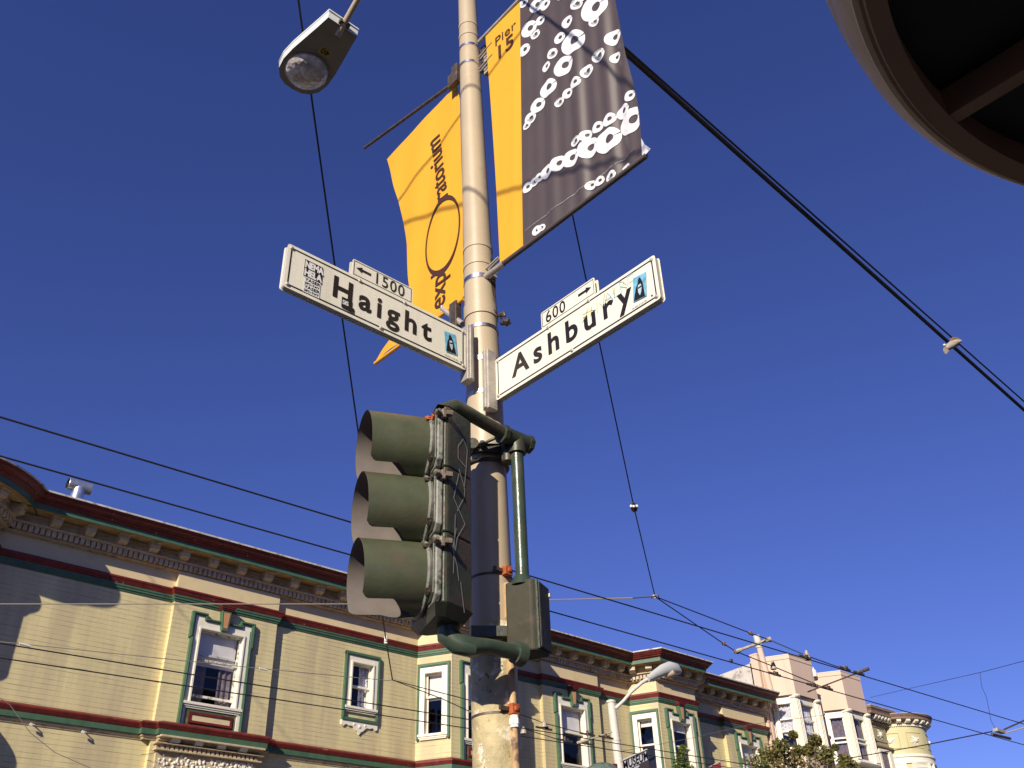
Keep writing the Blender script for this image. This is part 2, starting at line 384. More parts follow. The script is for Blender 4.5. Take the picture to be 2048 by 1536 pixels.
def window(bld, O, U, N, c, zb, zt, hw, style='hood', shade=.45, curtain=None, open_=0, rail=None, panel=None, ctop=None, jamb_green=True, sash='white_casing', parts=None):
    """hw = half width of the glass opening; style hood / plain / small"""
    fr = (O, U, N)
    rail = rail or (zb + zt) / 2
    # casing (white) : proud of the boards, with real reveals
    cw = .15
    m = MB().frame(*fr)
    D = -.16                                         # depth of the reveal
    m.box(c - hw - cw, c - hw, D, .045, zb - .02, zt + .17)
    m.box(c + hw, c + hw + cw, D, .045, zb - .02, zt + .17)
    m.box(c - hw, c + hw, D, .043, zt, zt + .168)
    m.box(c - hw - .035, c - hw + .001, .045, .07, zb, zt + .035); m.box(c + hw - .001, c + hw + .035, .045, .07, zb, zt + .035)
    m.box(c - hw - .034, c + hw + .034, .0445, .071, zt + .002, zt + .036)
    if panel:
        m.box(c - hw - cw, c - hw - cw + .07, 0, .044, panel[1] - .10, zb - .10); m.box(c + hw + cw - .07, c + hw + cw, 0, .044, panel[1] - .10, zb - .10)
    win = m.build('window', 'white_casing', bld)
    # sill
    m = MB().frame(*fr)
    m.box(c - hw - cw - .02, c + hw + cw + .02, -.16, .10, zb - .06, zb); m.box(c - hw - cw, c + hw + cw, -.01, .075, zb - .10, zb - .06)
    m.box(c - hw - cw + .02, c + hw + cw - .02, 0, .055, zb - .135, zb - .10)
    m.build('sill', 'white_casing', win, bevel=.006)
    # trim
    g = MB().frame(*fr)
    x0 = hw + cw; tw = .068
    if style == 'hood':
        lowb = (panel[1] - .12) if panel else zb - .13
        earb = zt - .24; top = zt + .36; mid = zt + .25
        for s in (-1, 1):
            def bx(a, b, d, z0, z1): g.box(c + min(s * a, s * b), c + max(s * a, s * b), 0, d, z0, z1)
            bx(x0, x0 + tw, .085, lowb, earb + .01)
            bx(x0 + .02, x0 + .045, .105, lowb, earb)
            bx(x0 + .02, x0 + tw + .04, .085, earb, top)
            bx(x0 + .05, x0 + tw + .02, .10, earb + .02, top - .02)
            bx(x0 - .27, x0 + .03, .083, top - .060, top - .001)
            bx(x0 - .25, x0 + .03, .098, top - .045, top - .018)
            bx(x0 - .272, x0 - .215, .082, mid - .002, top - .059)
            bx(.10, x0 - .215, .081, mid - .060, mid)
            bx(.10, x0 - .23, .096, mid - .044, mid - .018)
        g.build('hood_moulding', 'green_trim', win, bevel=.005)
        m = MB().frame(*fr); m.box(c - x0 - .01, c + x0 + .01, 0, .040, zt + .17, mid - .055)
        for s in (-1, 1): m.box(c + min(s * (x0 - .21), s * (x0 + .02)), c + max(s * (x0 - .21), s * (x0 + .02)), 0, .0395, mid - .071, top - .07)
        m.build('lintel_board', 'white_casing', win)
        # keystone
        kz1, kz0 = zt + .50, zt + .02
        kb = MB(); O_, U_, N_ = V(O), V(U).normalized(), V(N).normalized()
        kb.prism([(-.075, 0), (.075, 0), (.118, kz1 - kz0), (-.118, kz1 - kz0)], O_ + U_ * c + Z * kz0, U_, Z, N_ * .15)
        key = kb.build('keystone', 'green_trim', win, bevel=.006)
        kb = MB(); kb.prism([(-.045, .06), (.045, .06), (.075, kz1 - kz0 - .06), (-.075, kz1 - kz0 - .06)], O_ + U_ * c + Z * kz0 + N_ * .1502, U_, Z, N_ * .008)
        kb.build('inset', 'keystone_orange', win)
        kb = MB().frame(*fr); kb.box(c - .145, c + .145, 0, .18, kz1, kz1 + .03); kb.box(c - .168, c + .168, 0, .20, kz1 + .03, kz1 + .065); kb.box(c - .185, c + .185, 0, .215, kz1 + .065, kz1 + .085)
        kb.build('keystone_cap', 'red_trim', win, bevel=.006)
    else:
        lowb = zb - .13 if style == 'plain' else zb - .27
        for s in (-1, 1):
            g.box(c + min(s * x0, s * (x0 + tw)), c + max(s * x0, s * (x0 + tw)), 0, .07, lowb, zt + .26)
            g.box(c + min(s * (x0 + .02), s * (x0 + .05)), c + max(s * (x0 + .02), s * (x0 + .05)), .07, .085, lowb, zt + .24)
        g.box(c - x0 - tw, c + x0 + tw, 0, .069, zt + .168, zt + .262); g.box(c - x0, c + x0, .069, .084, zt + .19, zt + .225)
        if style == 'small':
            g.box(c - x0 - tw, c + x0 + tw, 0, .068, lowb - .07, lowb + .002)
        g.build('trim', 'green_trim', win, bevel=.005)
        if style == 'small':
            O_, U_, N_ = V(O), V(U).normalized(), V(N).normalized(); w = x0 + tw
            pts = [(-w, 0), (-w, -.12), (-w + .06, -.15), (-w + .12, -.10)]
            for k in range(9): a = k / 8; pts.append((-w + .15 + a * (w - .2), -.09 - .13 * a ** 1.5 - .02 * math.sin(a * 9)))
            pts.append((-.03, -.26)); pts.append((0, -.30))
            pts = pts + [(-a, b) for a, b in reversed(pts[:-1])]
            kb = MB(); kb.prism(pts, O_ + U_ * c + Z * (lowb - .07), U_, Z, N_ * .04)
            kb.lathe(O_ + U_ * c + Z * (lowb - .18) + N_ * .04, N_, [(0, .02), (.03, .016), (.05, 0)], 12)
            for s in (-1, 1): kb.lathe(O_ + U_ * (c + s * .16) + Z * (lowb - .14) + N_ * .04, N_, [(0, .015), (.022, .012), (.035, 0)], 10)
            kb.build('apron', 'white_casing', win)
    # sash
    rr = .045
    m = MB().frame(*fr)
    def sashbars(y0, y1, z0, z1):
        m.box(c - hw, c - hw + rr, y0, y1, z0, z1); m.box(c + hw - rr, c + hw, y0, y1, z0, z1)
        m.box(c - hw + rr, c + hw - rr, y0 + .001, y1 - .001, z0, z0 + rr * 1.1); m.box(c - hw + rr, c + hw - rr, y0 + .001, y1 - .001, z1 - rr, z1)
    sashbars(-.095, -.055, rail - .02, zt)
    m.build('upper_sash', sash, win)
    m = MB().frame(*fr); sashbars(-.145, -.10, zb + open_, rail + .02 + open_ * .9)
    m.build('lower_sash', 'chipped_white' if open_ else sash, win)
    m = MB().frame(*fr); m.quad((c - hw, -.075, rail), (c + hw, -.075, rail), (c + hw, -.075, zt), (c - hw, -.075, zt)); m.build('pane', 'glass', win, recalc=False)
    m = MB().frame(*fr); m.quad((c - hw, -.122, zb + open_), (c + hw, -.122, zb + open_), (c + hw, -.122, rail), (c - hw, -.122, rail)); m.build('pane', 'glass', win, recalc=False)
    if shade:
        m = MB().frame(*fr); zz = zt - (zt - zb) * shade; a = hw - .05
        n = 6
        for k in range(n): 
            xa, xb = -a + 2 * a * k / n, -a + 2 * a * (k + 1) / n; j = lambda t: -.150 + .002 * math.sin(t * 9)
            m.quad((c + xa, j(xa), zz), (c + xb, j(xb), zz), (c + xb, j(xb), zt), (c + xa, j(xa), zt))
        m.box(c - a, c + a, -.157, -.148, zz - .02, zz)
        m.build('window_shade', 'shade_white', win)
    if curtain:
        m = MB().frame(*fr)
        n = 36
        lace, tops, sides = curtain
        for k in range(n):
            ta, tb = k / n, (k + 1) / n
            if sides and .36 < (ta + tb) / 2 < .64 and sides == 1: continue
            if sides == 2 and (ta + tb) / 2 < .55: continue
            xa, xb = -hw + 2 * hw * ta, -hw + 2 * hw * tb; j = lambda t: -.20 + .022 * math.sin(t * 46) + .01 * math.sin(t * 17)
            lo = zb + (.12 * abs(math.sin(ta * 9)) if lace == 'lace_curtain' else 0)
            m.quad((c + xa, j(xa), lo), (c + xb, j(xb), lo), (c + xb, j(xb), tops), (c + xa, j(xa), tops))
        m.build('curtain', lace, win)
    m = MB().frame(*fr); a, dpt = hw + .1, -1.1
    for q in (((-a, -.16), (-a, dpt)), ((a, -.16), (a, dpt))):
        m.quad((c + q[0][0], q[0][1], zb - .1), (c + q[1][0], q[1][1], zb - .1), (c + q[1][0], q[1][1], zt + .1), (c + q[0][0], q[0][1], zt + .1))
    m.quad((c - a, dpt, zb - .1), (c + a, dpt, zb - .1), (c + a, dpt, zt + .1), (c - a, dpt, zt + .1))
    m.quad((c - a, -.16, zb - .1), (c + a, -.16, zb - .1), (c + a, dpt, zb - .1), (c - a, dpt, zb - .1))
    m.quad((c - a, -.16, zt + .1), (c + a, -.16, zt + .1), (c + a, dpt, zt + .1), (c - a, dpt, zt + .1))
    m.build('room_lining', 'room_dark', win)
    if panel:
        pz1, pz0 = panel
        m = MB().frame(*fr); m.box(c - hw - .03, c + hw + .03, 0, .03, pz0 - .12, zb - .13); m.build('apron_board', 'sill_green', win)
        m = MB().frame(*fr); a = hw - .02
        m.box(c - a, c - a + .05, .03, .06, pz0, pz1); m.box(c + a - .05, c + a, .03, .06, pz0, pz1); m.box(c - a + .05, c + a - .05, .03, .0595, pz0, pz0 + .05); m.box(c - a + .05, c + a - .05, .03, .0595, pz1 - .05, pz1)
        m.build('panel_frame', 'red_trim', win)
        m = MB().frame(*fr); m.box(c - a + .05, c + a - .05, .03, .038, pz0 + .05, pz1 - .05); m.build('panel_field', 'cream_trim', win)
    return win

def opening(c, hw, zb, zt): return (c - hw - .12, c + hw + .12, zb - .03, zt + .14)

# ------------------------------------------------------------------ main Victorian building
vic = thing('victorian_building', (16, 24, 0), 'long cream clapboard building with red and green trim and two angled bays', 'building')
P_BELT = [(3.0, W0), (8.17, W0), (8.17, 19.99), (10.76, 19.99), (10.76, W0), (15.07, W0), (15.54, 19.25), (17.48, 19.25), (17.92, W0),
          (19.55, W0), (19.55, 19.99), (21.96, 19.99), (21.96, W0), (23.52, W0), (23.90, 19.25), (25.84, 19.25), (26.26, W0),
          (28.30, W0), (28.30, 19.99), (30.80, 19.99), (30.80, W0), (31.08, W0)]
P_CORN = [(3.0, W0), (15.07, W0), (15.54, 19.25), (17.48, 19.25), (17.92, W0), (23.52, W0), (23.90, 19.25), (25.84, 19.25), (26.26, W0), (31.08, W0)]
# window list: segment index in P_BELT -> (centre along segment, ...)
wins = {}
def segframe(path, i):
    a, b = V((*path[i], 0)), V((*path[i + 1], 0)); U = (b - a).normalized(); return a, U, V((U.y, -U.x, 0)), (b - a).length
def addwin(i, c, zb, zt, hw, **k): wins.setdefault(i, []).append((c, zb, zt, hw, k))
addwin(2, 9.385 - 8.17, 7.17, 8.78, .53, style='hood', shade=.46, curtain=('dark_curtain', 8.3, 1), open_=.16, rail=8.12, panel=(6.97, 6.74), sash='chipped_white')
addwin(4, 13.33 - 10.76, 7.72, 8.80, .31, style='small', shade=0, curtain=('lace_curtain', 8.8, 2), rail=8.24)
addwin(5, .50, 7.28, 8.82, .245, style='plain', shade=.42, rail=8.22)
addwin(6, .97, 7.17, 8.78, .46, style='hood', shade=.38, rail=8.08, panel=(6.97, 6.74))
addwin(7, .50, 7.28, 8.82, .245, style='plain', shade=.4)
addwin(10, 20.72 - 19.55, 7.17, 8.78, .50, style='hood', shade=.42, rail=8.08, panel=(6.97, 6.74))
addwin(13, .46, 7.28, 8.82, .245, style='plain', shade=.12, rail=8.05)
addwin(14, .97, 7.17, 8.78, .46, style='hood', shade=.15, rail=8.05, panel=(6.97, 6.74))
addwin(15, .50, 7.28, 8.82, .245, style='plain', shade=.4)
addwin(18, 29.52 - 28.30, 7.17, 8.78, .50, style='hood', shade=.8, rail=8.05, panel=(6.97, 6.74))
msd = MB()
for i in range(len(P_BELT) - 1):
    O, U, N, L = segframe(P_BELT, i)
    ops = [opening(c, hw, zb, zt) for c, zb, zt, hw, k in wins.get(i, [])]
    siding(msd, O, U, N, L, .1, 9.4, ops)
msd.build('siding', 'cream_siding', vic, kind='stuff', recalc=False)
for i in wins:
    O, U, N, L = segframe(P_BELT, i)
    for c, zb, zt, hw, k in wins[i]: window(vic, O, U, N, c, zb, zt, hw, **k)
# frieze, belts and cornice
m = MB(); m.sweep(P_BELT, [(0, 9.40), (0, 9.74)]); m.sweep(P_BELT, [(0, 9.74), (.004, 9.99)], False); m.build('frieze', 'cream_trim', vic, recalc=False)
m = MB(); m.sweep(P_BELT, [(0, 9.62), (.10, 9.575), (.125, 9.565), (.125, 9.53), (.105, 9.515), (.095, 9.48), (.075, 9.45), (.068, 9.43), (0, 9.43)]); m.build('belt_moulding', 'red_trim', vic, smooth=20)
m = MB(); m.sweep(P_BELT, [(0, 9.43), (.062, 9.428), (.060, 9.385), (.045, 9.38), (.045, 9.335), (.028, 9.33), (.02, 9.29), (0, 9.29)]); m.build('belt_moulding', 'green_trim', vic, smooth=20)
P_LOW = [(3.0, W0), (8.0, W0), (8.0, 19.99), (8.30, 19.99), (8.30, 19.86), (10.62, 19.86), (10.62, 19.99), (10.80, 19.99), (10.80, W0), (15.07, W0), (15.54, 19.25), (17.48, 19.25), (17.92, W0),
         (19.45, W0), (19.45, 19.96), (22.0, 19.96), (22.0, W0), (23.52, W0), (23.90, 19.25), (25.84, 19.25), (26.26, W0), (28.2, W0), (28.2, 19.96), (30.9, 19.96), (30.9, W0), (31.08, W0)]
m = MB(); m.sweep(P_LOW, [(0, 6.68), (.12, 6.63), (.15, 6.61), (.15, 6.58), (.135, 6.56), (.12, 6.52), (.105, 6.50), (0, 6.50)]); m.build('floor_belt', 'red_trim', vic, smooth=20)
m = MB(); m.sweep(P_LOW, [(0, 6.50), (.10, 6.498), (.10, 6.39), (.085, 6.385), (0, 6.385)]); m.build('floor_belt', 'green_trim', vic)
m = MB(); m.sweep(P_LOW, [(0, 6.385), (.06, 6.383), (.06, 6.35), (.03, 6.34), (.02, 6.30), (0, 6.29)]); m.build('floor_belt', 'cornice_cream', vic)
P_CROWN = P_CORN[:7] + [(25.52, 19.25), (26.02, W0), (31.08, W0)]
m = MB(); m.sweep(P_CROWN, [(0, 10.69), (.80, 10.69), (.79, 10.665), (.765, 10.66), (.755, 10.635), (.705, 10.60), (.695, 10.58), (.66, 10.572), (.645, 10.535), (.61, 10.525), (.585, 10.50), (0, 10.50)]); m.build('cornice_crown', 'red_trim', vic, smooth=20)
m = MB(); m.sweep(P_CROWN, [(0, 10.498), (.583, 10.497), (.583, 10.385), (.56, 10.38), (.56, 10.41), (0, 10.41)]); m.build('cornice_fascia', 'green_trim', vic)
m = MB(); m.sweep(P_CROWN, [(.575, 10.405), (.14, 10.404)], False); m.build('soffit', 'soffit_ochre', vic, recalc=False)
m = MB(); m.sweep(P_CORN, [(0, 10.43), (.20, 10.39), (.19, 10.36), (.155, 10.34), (.15, 10.195), (.255, 10.19), (.27, 10.18), (.27, 10.155), (.25, 10.15), (.11, 10.148), (.10, 10.02), (.12, 10.015), (.12, 9.99), (.06, 9.975), (0, 9.97)]); m.build('cornice_bed', 'cornice_cream', vic)
# dentils
dm = MB()
def dentils(path, closed=False):
    for i in range(len(path) - 1):
        O, U, N, L = segframe(path, i); n = max(1, int(L / .118))
        dm.frame(O, U, N)
        for k in range(n):
            s = (k + .5) * L / n
            dm.box(s - .042, s + .042, .09, .205, 10.022, 10.149)
    dm.fr = None
dentils(P_CORN)
TC = (2.89, 20.72); TR = 1.57
nt_ = 84
for k in range(nt_):
    a = 2 * math.pi * k / nt_; N = V((math.cos(a), math.sin(a), 0)); U = V((-N.y, N.x, 0))
    dm.frame(V((*TC, 0)) + N * TR, U, N); dm.box(-.042, .042, .09, .205, 10.022, 10.149)
dm.fr = None
dm.build('dentil_course', 'cornice_cream', vic, kind='stuff')
# modillion: scrolled bracket, local: x along, -y outward
mm = MB()
prof = [(.12, 10.40), (.43, 10.40), (.43, 10.375), (.41, 10.36), (.405, 10.345), (.405, 10.25), (.385, 10.235), (.33, 10.215), (.25, 10.19), (.17, 10.185), (.12, 10.19)]
mm.prism([(-o, z) for o, z in prof], (-.10, 0, 0), (0, 1, 0), Z, (.20, 0, 0))
mm.box(-.125, .125, -.46, -.12, 10.38, 10.404)
mm.lathe((-.105, -.385, 10.325), (1, 0, 0), [(0, 0), (.032, 0), (.032, .21), (0, .21)], 10)
mod = mm.build('modillion', 'cornice_cream', mesh_only=True, smooth=30)
def modillions(path, sp=.71, parent=vic, me=mod):
    for i in range(len(path) - 1):
        O, U, N, L = segframe(path, i)
        n = max(1, round(L / sp)); 
        for k in range(n):
            s = (k + .5) * L / n
            p = O + U * s
            inst(me, 'modillion', (p.x, p.y, 0), math.atan2(N.y, N.x) + math.pi / 2, parent)
modillions([(4.9, W0), (14.95, W0)]); modillions([(15.00, 20.0), (15.60, 19.15)], .5); modillions([(15.35, 19.25), (17.7, 19.25)]); modillions([(17.45, 19.1), (18.0, 20.0)], .5)
modillions([(18.3, W0), (23.25, W0)]); modillions([(23.40, 20.05), (23.98, 19.15)], .5); modillions([(23.7, 19.25), (26.05, 19.25)], .6); modillions([(25.8, 19.1), (26.3, 20.0)], .5); modillions([(26.6, W0), (31.0, W0)], .66)
for k in range(16):
    a = 2 * math.pi * (k + .5) / 16; N = V((math.cos(a), math.sin(a), 0)); p = V((*TC, 0)) + N * TR
    inst(mod, 'modillion', p, a + math.pi / 2, vic)
# round corner turret of the same building (left edge of the photo)
def tl(prof, name, mt, sm=30): m = MB(); m.lathe((*TC, 0), Z, prof, 84); return m.build(name, mt, vic, smooth=sm)
tl([(0, .1), (TR, .1)] + [(TR, 7.10), (1.30, 7.12), (1.30, 7.98), (TR, 8.0)] + [q for k in range(81, 99) for q in ((TR, k * .1 - .009), (TR - .004, k * .1 - .005), (TR, k * .1))] + [(TR, 10.0)], 'turret_wall', 'cream_siding')
def T(prof): return [(TR + o, z) for o, z in prof]
tl(T([(0, 9.62), (.10, 9.575), (.125, 9.565), (.125, 9.53), (.095, 9.48), (.075, 9.45), (0, 9.43)]), 'turret_belt', 'red_trim')
tl(T([(0, 9.43), (.062, 9.428), (.060, 9.385), (.045, 9.38), (.045, 9.335), (.02, 9.29), (0, 9.29)]), 'turret_belt', 'green_trim')
tl(T([(0, 6.68), (.22, 6.63), (.25, 6.60), (.22, 6.52), (0, 6.50)]), 'turret_belt', 'red_trim')
tl(T([(0, 6.50), (.20, 6.498), (.20, 6.39), (.16, 6.35), (0, 6.30)]), 'turret_belt', 'green_trim')
tl(T([(-.5, 10.69), (.80, 10.69), (.79, 10.665), (.765, 10.66), (.755, 10.635), (.705, 10.60), (.695, 10.58), (.66, 10.572), (.645, 10.535), (.61, 10.525), (.585, 10.50), (0, 10.50)]), 'turret_crown', 'red_trim')
tl(T([(0, 10.498), (.583, 10.497), (.583, 10.385), (.56, 10.38), (.56, 10.41), (0, 10.41)]), 'turret_fascia', 'green_trim')
tl(T([(.575, 10.405), (.14, 10.404)]), 'turret_soffit', 'soffit_ochre')
tl(T([(0, 10.43), (.20, 10.39), (.155, 10.34), (.15, 10.195), (.255, 10.19), (.27, 10.155), (.11, 10.148), (.10, 10.02), (.12, 10.015), (.12, 9.99), (0, 9.97)]), 'turret_bed', 'cornice_cream')
tl([(0, 10.74), (TR + .8, 10.725), (TR + .825, 10.72), (TR + .825, 10.692), (TR + .70, 10.69)], 'turret_flashing', 'flashing')
for a in (-2.2, -1.35, -.9):
    N = V((math.cos(a), math.sin(a), 0)); O = V((*TC, 0)) + N * (TR + .01)
# roof + flashing
m = MB(); m.sweep(P_CROWN, [(.70, 10.69), (.818, 10.692), (.822, 10.728), (.60, 10.76)]); m.build('roof_flashing', 'flashing', vic)
ro = offset_path(P_CROWN, .62)
m = MB(); m.add([(x, y, 10.745) for x, y in ro] + [(31.08, 34, 10.745), (3.0, 34, 10.745)], [tuple(range(len(ro) + 2))]); m.build('roof', 'roof_tar', vic, recalc=False)
m = MB(); m.quad((3, 20.1, 0), (3, 34, 0), (3, 34, 10.74), (3, 20.1, 10.74)); m.quad((31.08, 20.1, 0), (31.08, 34, 0), (31.08, 34, 10.74), (31.08, 20.1, 10.74)); m.quad((3, 34, 0), (31.08, 34, 0), (31.08, 34, 10.74), (3, 34, 10.74)); m.build('side_wall', 'cream_trim', vic, recalc=False)
# small bracketed cornice and carved frieze under the first window panel
m = MB(); m.box(8.25, 10.66, 19.70, 19.995, 6.335, 6.375); m.box(8.22, 10.69, 19.80, 19.99, 6.22, 6.245); m.box(8.24, 10.67, 19.84, 19.991, 6.10, 6.13); m.box(8.27, 10.64, 19.93, 19.992, 6.13, 6.335); m.build('door_hood', 'cornice_cream', vic, bevel=.006)
m = MB()
for k in range(22): m.box(8.36 + k * .102, 8.36 + k * .102 + .06, 19.86, 19.931, 6.135, 6.215)
m.build('dentil_course', 'cornice_cream', vic, kind='stuff')
bm_ = MB(); bm_.prism([(0, 0), (-.17, .0), (-.13, -.07), (0, -.10)], (-.09, 0, 0), (0, 1, 0), Z, (.18, 0, 0)); hb = bm_.build('bracket', 'white_casing', mesh_only=True)
for k in range(4): inst(hb, 'bracket', (8.62 + k * .52, 19.93, 6.335), 0, vic)
m = MB(); m.box(8.30, 10.60, 19.94, 19.993, 5.2, 6.10)
carv = m.build('carved_frieze', 'cornice_cream', vic)
m = MB(); rs = random.Random(3)
for k in range(420):
    x, z = rs.uniform(8.36, 10.54), rs.uniform(5.3, 6.06); r = rs.uniform(.02, .04)
    m.lathe((x, 19.94, z), (0, -1, 0), [(r, 0), (r * .7, r * .6), (0, r * .8)], 6)
m.build('carved_leaves', 'white_casing', vic, kind='stuff')
m = MB(); m.tube([(8.0, 19.94, 5.98), (8.15, 19.8, 5.99), (8.3, 19.8, 6.07)], .006, 6); m.build('service_cable', 'wire_black', vic)
for (x, z) in ((5.85, 6.31), (6.85, 6.30)):
    m = MB(); m.tube([(x, W0, z), (x, W0 - .10, z - .02), (x - .05, W0 - .12, z - .04)], .012, 6); m.tube([(x - .05, W0 - .12, z - .04), (x - .10, W0 - .12, z - .02)], [.03, .03], 6); m.build('wire_anchor', 'white_porcelain', vic)

# roof vent
vent = thing('roof_vent', (5.73, 20.5, 10.74), 'galvanised T shaped vent pipe standing on the roof at the far left', 'vent')
m = MB(); m.tube([(5.73, 20.5, 10.72), (5.73, 20.5, 11.53)], .14, 24); m.build('pipe', 'galvanised', vent, smooth=True)
m = MB(); m.lathe((5.73, 20.5, 10.74), Z, [(.22, 0), (.22, .04), (.13, .12)], 20); m.build('collar', 'galvanised', vent, smooth=True)
m = MB(); m.lathe((5.47, 20.5, 11.57), (1, 0, 0), [(.125, 0), (.135, .01)] + [(.133 + .004 * (k % 2), .03 + .03 * k) for k in range(16)] + [(.135, .52), (.125, .53)], 24)
m.build('cap', 'galvanised', vent, smooth=True)
m = MB(); m.lathe((5.48, 20.5, 11.57), (1, 0, 0), [(.12, 0), (.12, .51)], 24); m.lathe((5.73, 20.5, 11.57), (1, 0, 0), [(0, 0), (.12, .01)], 24); m.build('cap_inner_shade', 'dark_steel', vent, recalc=False)  # dark inner tube and plug stand in for shade inside the open cap

# ------------------------------------------------------------------ pink building
pink = thing('pink_building', (34.6, 24, 0), 'pink stucco building with two parapet topped bays and tall white windows', 'building')
PK = [(31.10, W0 + .02), (31.50, W0 + .02), (31.96, 19.2), (33.46, 19.2), (33.95, W0), (35.08, W0), (35.60, 19.2), (37.07, 19.2), (37.55, W0), (38.2, W0)]
m = MB(); m.sweep([PK[0], (38.2, W0 + .02)], [(0, 0), (0, 12.1), (-.25, 12.1), (-.25, 0)]); m.build('wall', 'pink_stucco', pink)
for j, seg in enumerate((PK[1:5], PK[5:9])):
    m = MB(); m.sweep(seg, [(-.02, 10.80), (.015, 10.78), (.015, 12.08), (.0, 12.085), (.0, 12.10), (.03, 12.105), (.03, 12.25), (-.05, 12.27), (-.25, 12.1), (-.25, 10.80)]); m.build('parapet', 'pink_stucco', pink)
    m = MB(); m.sweep(seg, [(-.06, 12.265), (.045, 12.255), (.045, 12.275), (-.06, 12.29)]); m.build('parapet_cap', 'white_casing', pink)
    m = MB(); m.add([(x, y, 10.79) for x, y in offset_path(seg, .0)], [(0, 1, 2, 3)]); m.add([(x, y, 10.8) for x, y in offset_path(seg, -.25)], [(0, 1, 2, 3)]); m.build('bay_soffit', 'brown_cornice', pink, recalc=False)
    m = MB(); m.sweep(seg, [(-.12, 10.80), (-.10, 10.62), (-.10, 10.60), (-.16, 10.58)]); m.build('window_head', 'white_casing', pink)
    m = MB(); m.sweep(seg, [(-.16, 8.86), (.04, 8.84), (.06, 8.80), (.02, 8.74), (-.05, 8.70), (-.12, 8.66)]); m.build('bay_sill', 'white_casing', pink)
    m = MB(); m.sweep(seg, [(-.12, 8.70), (-.10, 4.0)]); m.build('bay_wall', 'pink_stucco', pink)
    m = MB(); m.add([(x, y, 4.0) for x, y in seg], [(0, 1, 2, 3)]); m.build('bay_base', 'pink_stucco', pink, recalc=False)
    # columns at the corners
    for ci, (x, y) in enumerate(seg):
        dx = .05 if ci < 2 else -.05
        m = MB(); px_, py_ = x + dx, y + .07
        m.box(px_ - .15, px_ + .15, py_ - .06, py_ + .15, 8.84, 10.66); m.box(px_ - .09, px_ + .09, py_ - .085, py_ + .15, 8.9, 10.62)
        m.box(px_ - .18, px_ + .18, py_ - .11, py_ + .15, 10.66, 10.72)
        for q in (-.10, 0, .10): m.box(px_ + q - .012, px_ + q + .012, py_ - .10, py_ - .05, 8.9, 10.6)
        m.lathe((px_, py_ - .04, 10.66), Z, [(.10, 0), (.15, .03), (.17, .07), (.15, .10)], 16)
        m.build('column', 'white_casing', pink, smooth=30)
    for i in range(3):
        O, U, N, L = segframe(seg, i); O = O - N * .10; c = L / 2; hw = (.27, .44, .27)[i]; zb, zt = 8.92, 10.50
        meet = 9.74 if j else 9.96
        m = MB().frame(O, U, N)
        m.box(c - hw - .13, c - hw, -.14, .02, zb - .06, zt + .12); m.box(c + hw, c + hw + .13, -.14, .02, zb - .06, zt + .12); m.box(c - hw, c + hw, -.14, .018, zt, zt + .118); m.box(c - hw, c + hw, -.14, .018, zb - .06, zb)
        w = m.build('window', 'white_casing', pink)
        m = MB().frame(O, U, N)
        for z_ in (meet, meet - .16 if j else meet - .42): m.box(c - hw, c + hw, -.09, -.05, z_ - .03, z_ + .03)
        m.box(c - hw, c - hw + .04, -.09, -.05, zb, zt); m.box(c + hw - .04, c + hw, -.09, -.05, zb, zt); m.box(c - hw, c + hw, -.09, -.05, zb, zb + .05)
        m.build('sash', 'white_casing', w)
        m = MB().frame(O, U, N); m.quad((c - hw, -.075, zb), (c + hw, -.075, zb), (c + hw, -.075, zt), (c - hw, -.075, zt)); m.build('pane', 'glass', w, recalc=False)
        m = MB().frame(O, U, N); n = 14
        for k in range(n):
            xa, xb = -hw + 2 * hw * k / n, -hw + 2 * hw * (k + 1) / n; jj = lambda t: -.16 + .02 * math.sin(t * 40)
            lo = (9.35 + .25 * abs(k - n / 2) / n) if (j == 0 and i == 0) else zb
            if j == 1 and i == 1 and k < n * .6: continue
            m.quad((c + xa, jj(xa), lo), (c + xb, jj(xb), lo), (c + xb, jj(xb), zt), (c + xa, jj(xa), zt))
        m.build('curtain', 'lace_curtain' if (j, i) in ((0, 0), (0, 1)) else 'dark_curtain', w)
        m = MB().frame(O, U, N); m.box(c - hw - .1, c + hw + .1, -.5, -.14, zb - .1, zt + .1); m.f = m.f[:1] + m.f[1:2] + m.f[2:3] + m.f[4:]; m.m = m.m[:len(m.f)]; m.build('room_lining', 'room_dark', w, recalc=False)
# stained side wall rising above the cream roof, and the narrow front pier
m = MB(); m.add([(31.1, 20.3, 10.0), (31.1, 30, 10.0), (31.1, 30, 11.2), (31.1, 22.2, 11.93), (31.1, 20.3, 12.05)], [(0, 1, 2, 3, 4)]); m.add([(31.1, 20.3, 12.05), (31.1, 22.2, 11.93), (31.1, 30, 11.2), (31.35, 30, 11.2), (31.35, 22.2, 11.93), (31.35, 20.3, 12.05)], [(0, 1, 4, 5), (1, 2, 3, 4)]); m.build('side_wall', 'grey_stucco', pink, recalc=False)
m = MB(); m.box(31.085, 31.20, 20.02, 20.33, 0, 12.30); m.box(31.07, 31.23, 20.0, 20.34, 12.30, 12.36); m.build('pier', 'pink_stucco', pink)
m = MB(); m.box(31.30, 31.42, 20.03, 20.2, 8, 12.2); m.build('pier', 'pink_stucco', pink)
m = MB(); m.lathe((34.95, 19.98, 12.1), Z, [(.10, 0), (.10, .22), (.03, .32), (0, .42)], 10); m.build('finial', 'white_casing', pink)
m = MB(); m.quad((31.3, 20.1, 12.0), (38.2, 20.1, 12.0), (38.2, 32, 11.2), (31.3, 32, 11.2)); m.build('roof', 'roof_tar', pink, recalc=False)

